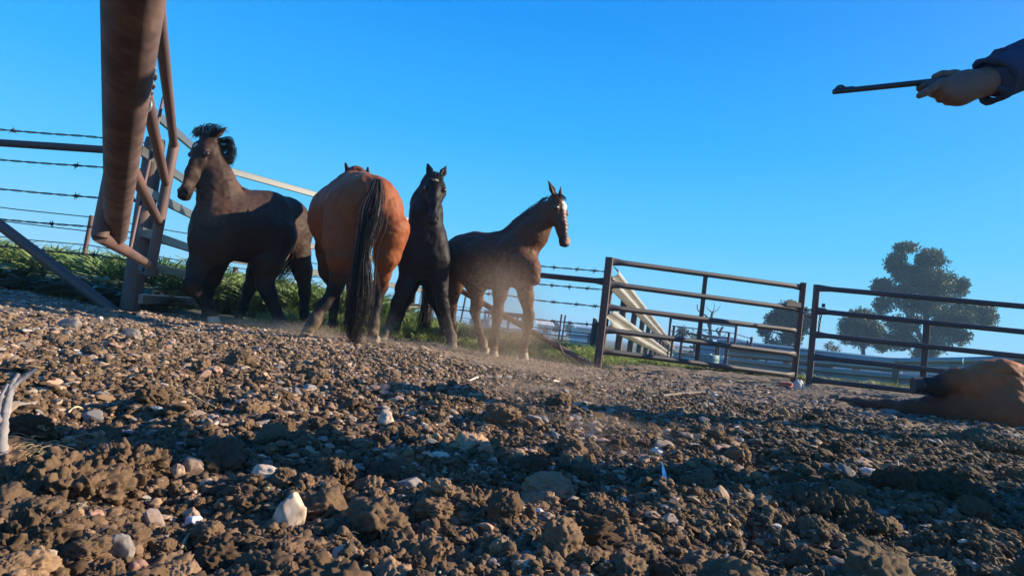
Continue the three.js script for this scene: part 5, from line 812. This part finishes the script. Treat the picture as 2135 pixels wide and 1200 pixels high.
  strand('stick', 'dark stick lying on the gravel in front of the left gate', 'stick', [S(1382, 828, .014), S(1420, 825, .018), S(1468, 822, .014)], .010, [.14, .11, .09]);
  strand('straw', 'pale curved straw in the dull right foreground', 'straw', [S(1860, 980, .01), S(1870, 990, .02), S(1870, 1010, .014)], .0016, [.42, .36, .24]);
  { // fibres of dung and straw trodden into the ground
    const R = mulberry(9), out = []; for (let i = 0; i < 5200; i++) { const right = R() < .8, d = .62 * Math.pow(6.5 / .62, R() * .95 + .05), a = right ? -.02 + R() * .72 : -.7 + R() * .75, x = Math.sin(a) * d, z = -Math.cos(a) * d; if (-z > edgeAt(x) - .1) continue; const y = height(x, z, .0042 * d), L = (.006 + .02 * R() * R()) * (1 + d * .16), b = R() * 6.28, r = .00045 + .0004 * d * R(), c1 = V(Math.cos(b), .3 * (R() - .4), Math.sin(b)), o = V(x, y + r + .003, z), m = o.clone().addScaledVector(c1, L * .5).add(V((R() - .5) * L * .5, R() * L * .35, (R() - .5) * L * .5)); const g = tube([o, m, o.clone().addScaledVector(c1, L)], r, 3, false); const k = .5 + R(); out.push(tint(plain(g), () => [.26 * k, .19 * k, .11 * k])); }
    const m = part('straw_litter', mergeGeometries(out), straw, scene); tag(m, 'fibres of straw and dung trodden into the dark ground at right', 'litter', null, 'stuff'); }
  // things left at the gates
  { const p = onGround(1664, 8.3), t = thing('white_jug', 'white plastic jug lying on its side between the two gates', 'jug', PG(1664, 812)), o = t.position.clone(); const k = camera.position.distanceTo(o) / F * .6;
    const pr = [[0, 0], [11, 0], [13, 2], [13, 24], [11, 29], [5, 33], [4, 37], [0, 37]].map(([a, b]) => new THREE.Vector2(a * k * .95, b * k)); const g = new THREE.LatheGeometry(pr, 24); g.rotateZ(.12); g.translate(o.x, o.y - 6 * k, o.z); part('body', tint(plain(g), () => [.42, .42, .40]), straw, t); part('cap', tube([o.clone().add(V(4 * k, 29 * k, 0)), o.clone().add(V(14 * k, 16 * k, 0)), o.clone().add(V(20 * k, -6 * k, 0))], 4.5 * k, 12), std({ color: rgb(.72, .68, .56), roughness: .5 }), t); }
  { const o = PG(1641, 806), k = camera.position.distanceTo(o) / F, t = thing('red_lid', 'flattened red plastic lid beside the white jug', 'lid', o); const g = new THREE.CylinderGeometry(10 * k, 11 * k, 6 * k, 20); g.translate(o.x, o.y + 3 * k, o.z); part('disc', g, std({ color: rgb(.55, .06, .03), roughness: .5 }), t); const h = new THREE.TorusGeometry(10 * k, 1.6 * k, 8, 20); h.rotateX(Math.PI / 2); h.translate(o.x, o.y + 6 * k, o.z); part('rim', h, std({ color: rgb(.5, .05, .03), roughness: .5 }), t); }
  for (const [x, label] of [[1428, 'orange brown crate in shadow behind the left gate'], [1439, 'second orange brown crate next to the dark bush']]) { const o = P(x, 768, 20), t = thing('crate', label, 'crate', o); for (const h of [0, .06, .12]) { const g = new THREE.BoxGeometry(.16, .045, .14); g.translate(o.x, o.y + h + .02, o.z); part('slat', g, std({ color: rgb(.4, .17, .09), roughness: .8 }), t); } for (const s of [-.07, .07]) { const g = new THREE.BoxGeometry(.02, .17, .15); g.translate(o.x + s, o.y + .08, o.z + .004); part('corner', g, std({ color: rgb(.3, .12, .07), roughness: .8 }), t); } }
}

// ---------------------------------------------------------------- dust kicked up by the hooves; central puffs added to mimic lens glare
{
  rnd = mulberry(123);
  const g = new THREE.TetrahedronGeometry(1), N = 720000, im = new THREE.InstancedMesh(g, std({ color: rgb(.50, .385, .27), roughness: 1 }), N), M = new THREE.Matrix4(), q = new THREE.Quaternion(), e = new THREE.Euler();
  const gauss = () => rnd() + rnd() + rnd() + rnd() - 2; let n = 0;
  const puffs = [[1055, 690, 6.2, .42, .22, .35, 46000, .0016], [1080, 760, 5.4, .8, .10, .6, 34000, .0015], [1060, 620, 6.2, .34, .2, .3, 20000, .0014], [1180, 800, 4.6, .6, .08, .5, 18000, .0013], [1130, 850, 3.3, .38, .11, .5, 24000, .0009], [1230, 960, 2.1, .26, .09, .4, 24000, .0006], [1050, 580, 6.0, .3, .2, .3, 12000, .0013], [545, 680, 6.2, .5, .055, .3, 12000, .0018], [640, 690, 5.2, .22, .06, .2, 7000, .0016], [735, 705, 5.3, .4, .05, .3, 7000, .0016], [930, 728, 6.2, .3, .05, .3, 6000, .0016], [1715, 822, 5.9, .22, .05, .3, 6000, .0016]];
  for (const [px, py, z, sx, sy, sz, k, r] of puffs) { const c = P(px, py, z); for (let i = 0; i < k * 3 && n < N; i++) { const p = V(c.x + gauss() * sx, c.y + gauss() * sy, c.z + gauss() * sz); if (p.y < ground(p.x, p.z)) p.y = ground(p.x, p.z) + rnd() * .03; e.set(rnd() * 6, rnd() * 6, rnd() * 6); const s = r * .72 * (.5 + rnd()); M.compose(p, q.setFromEuler(e), V(s, s, s)); im.setMatrixAt(n++, M); } }
  im.count = n; im.name = 'dust'; scene.add(im); tag(im, 'pale dust drifting low round the hooves, with puffs added for the lens glare over the centre', 'dust', null, 'stuff');
}
scene.traverse((o) => { if (o.isMesh) { o.castShadow = true; o.receiveShadow = true; } });
renderer.render(scene, camera);
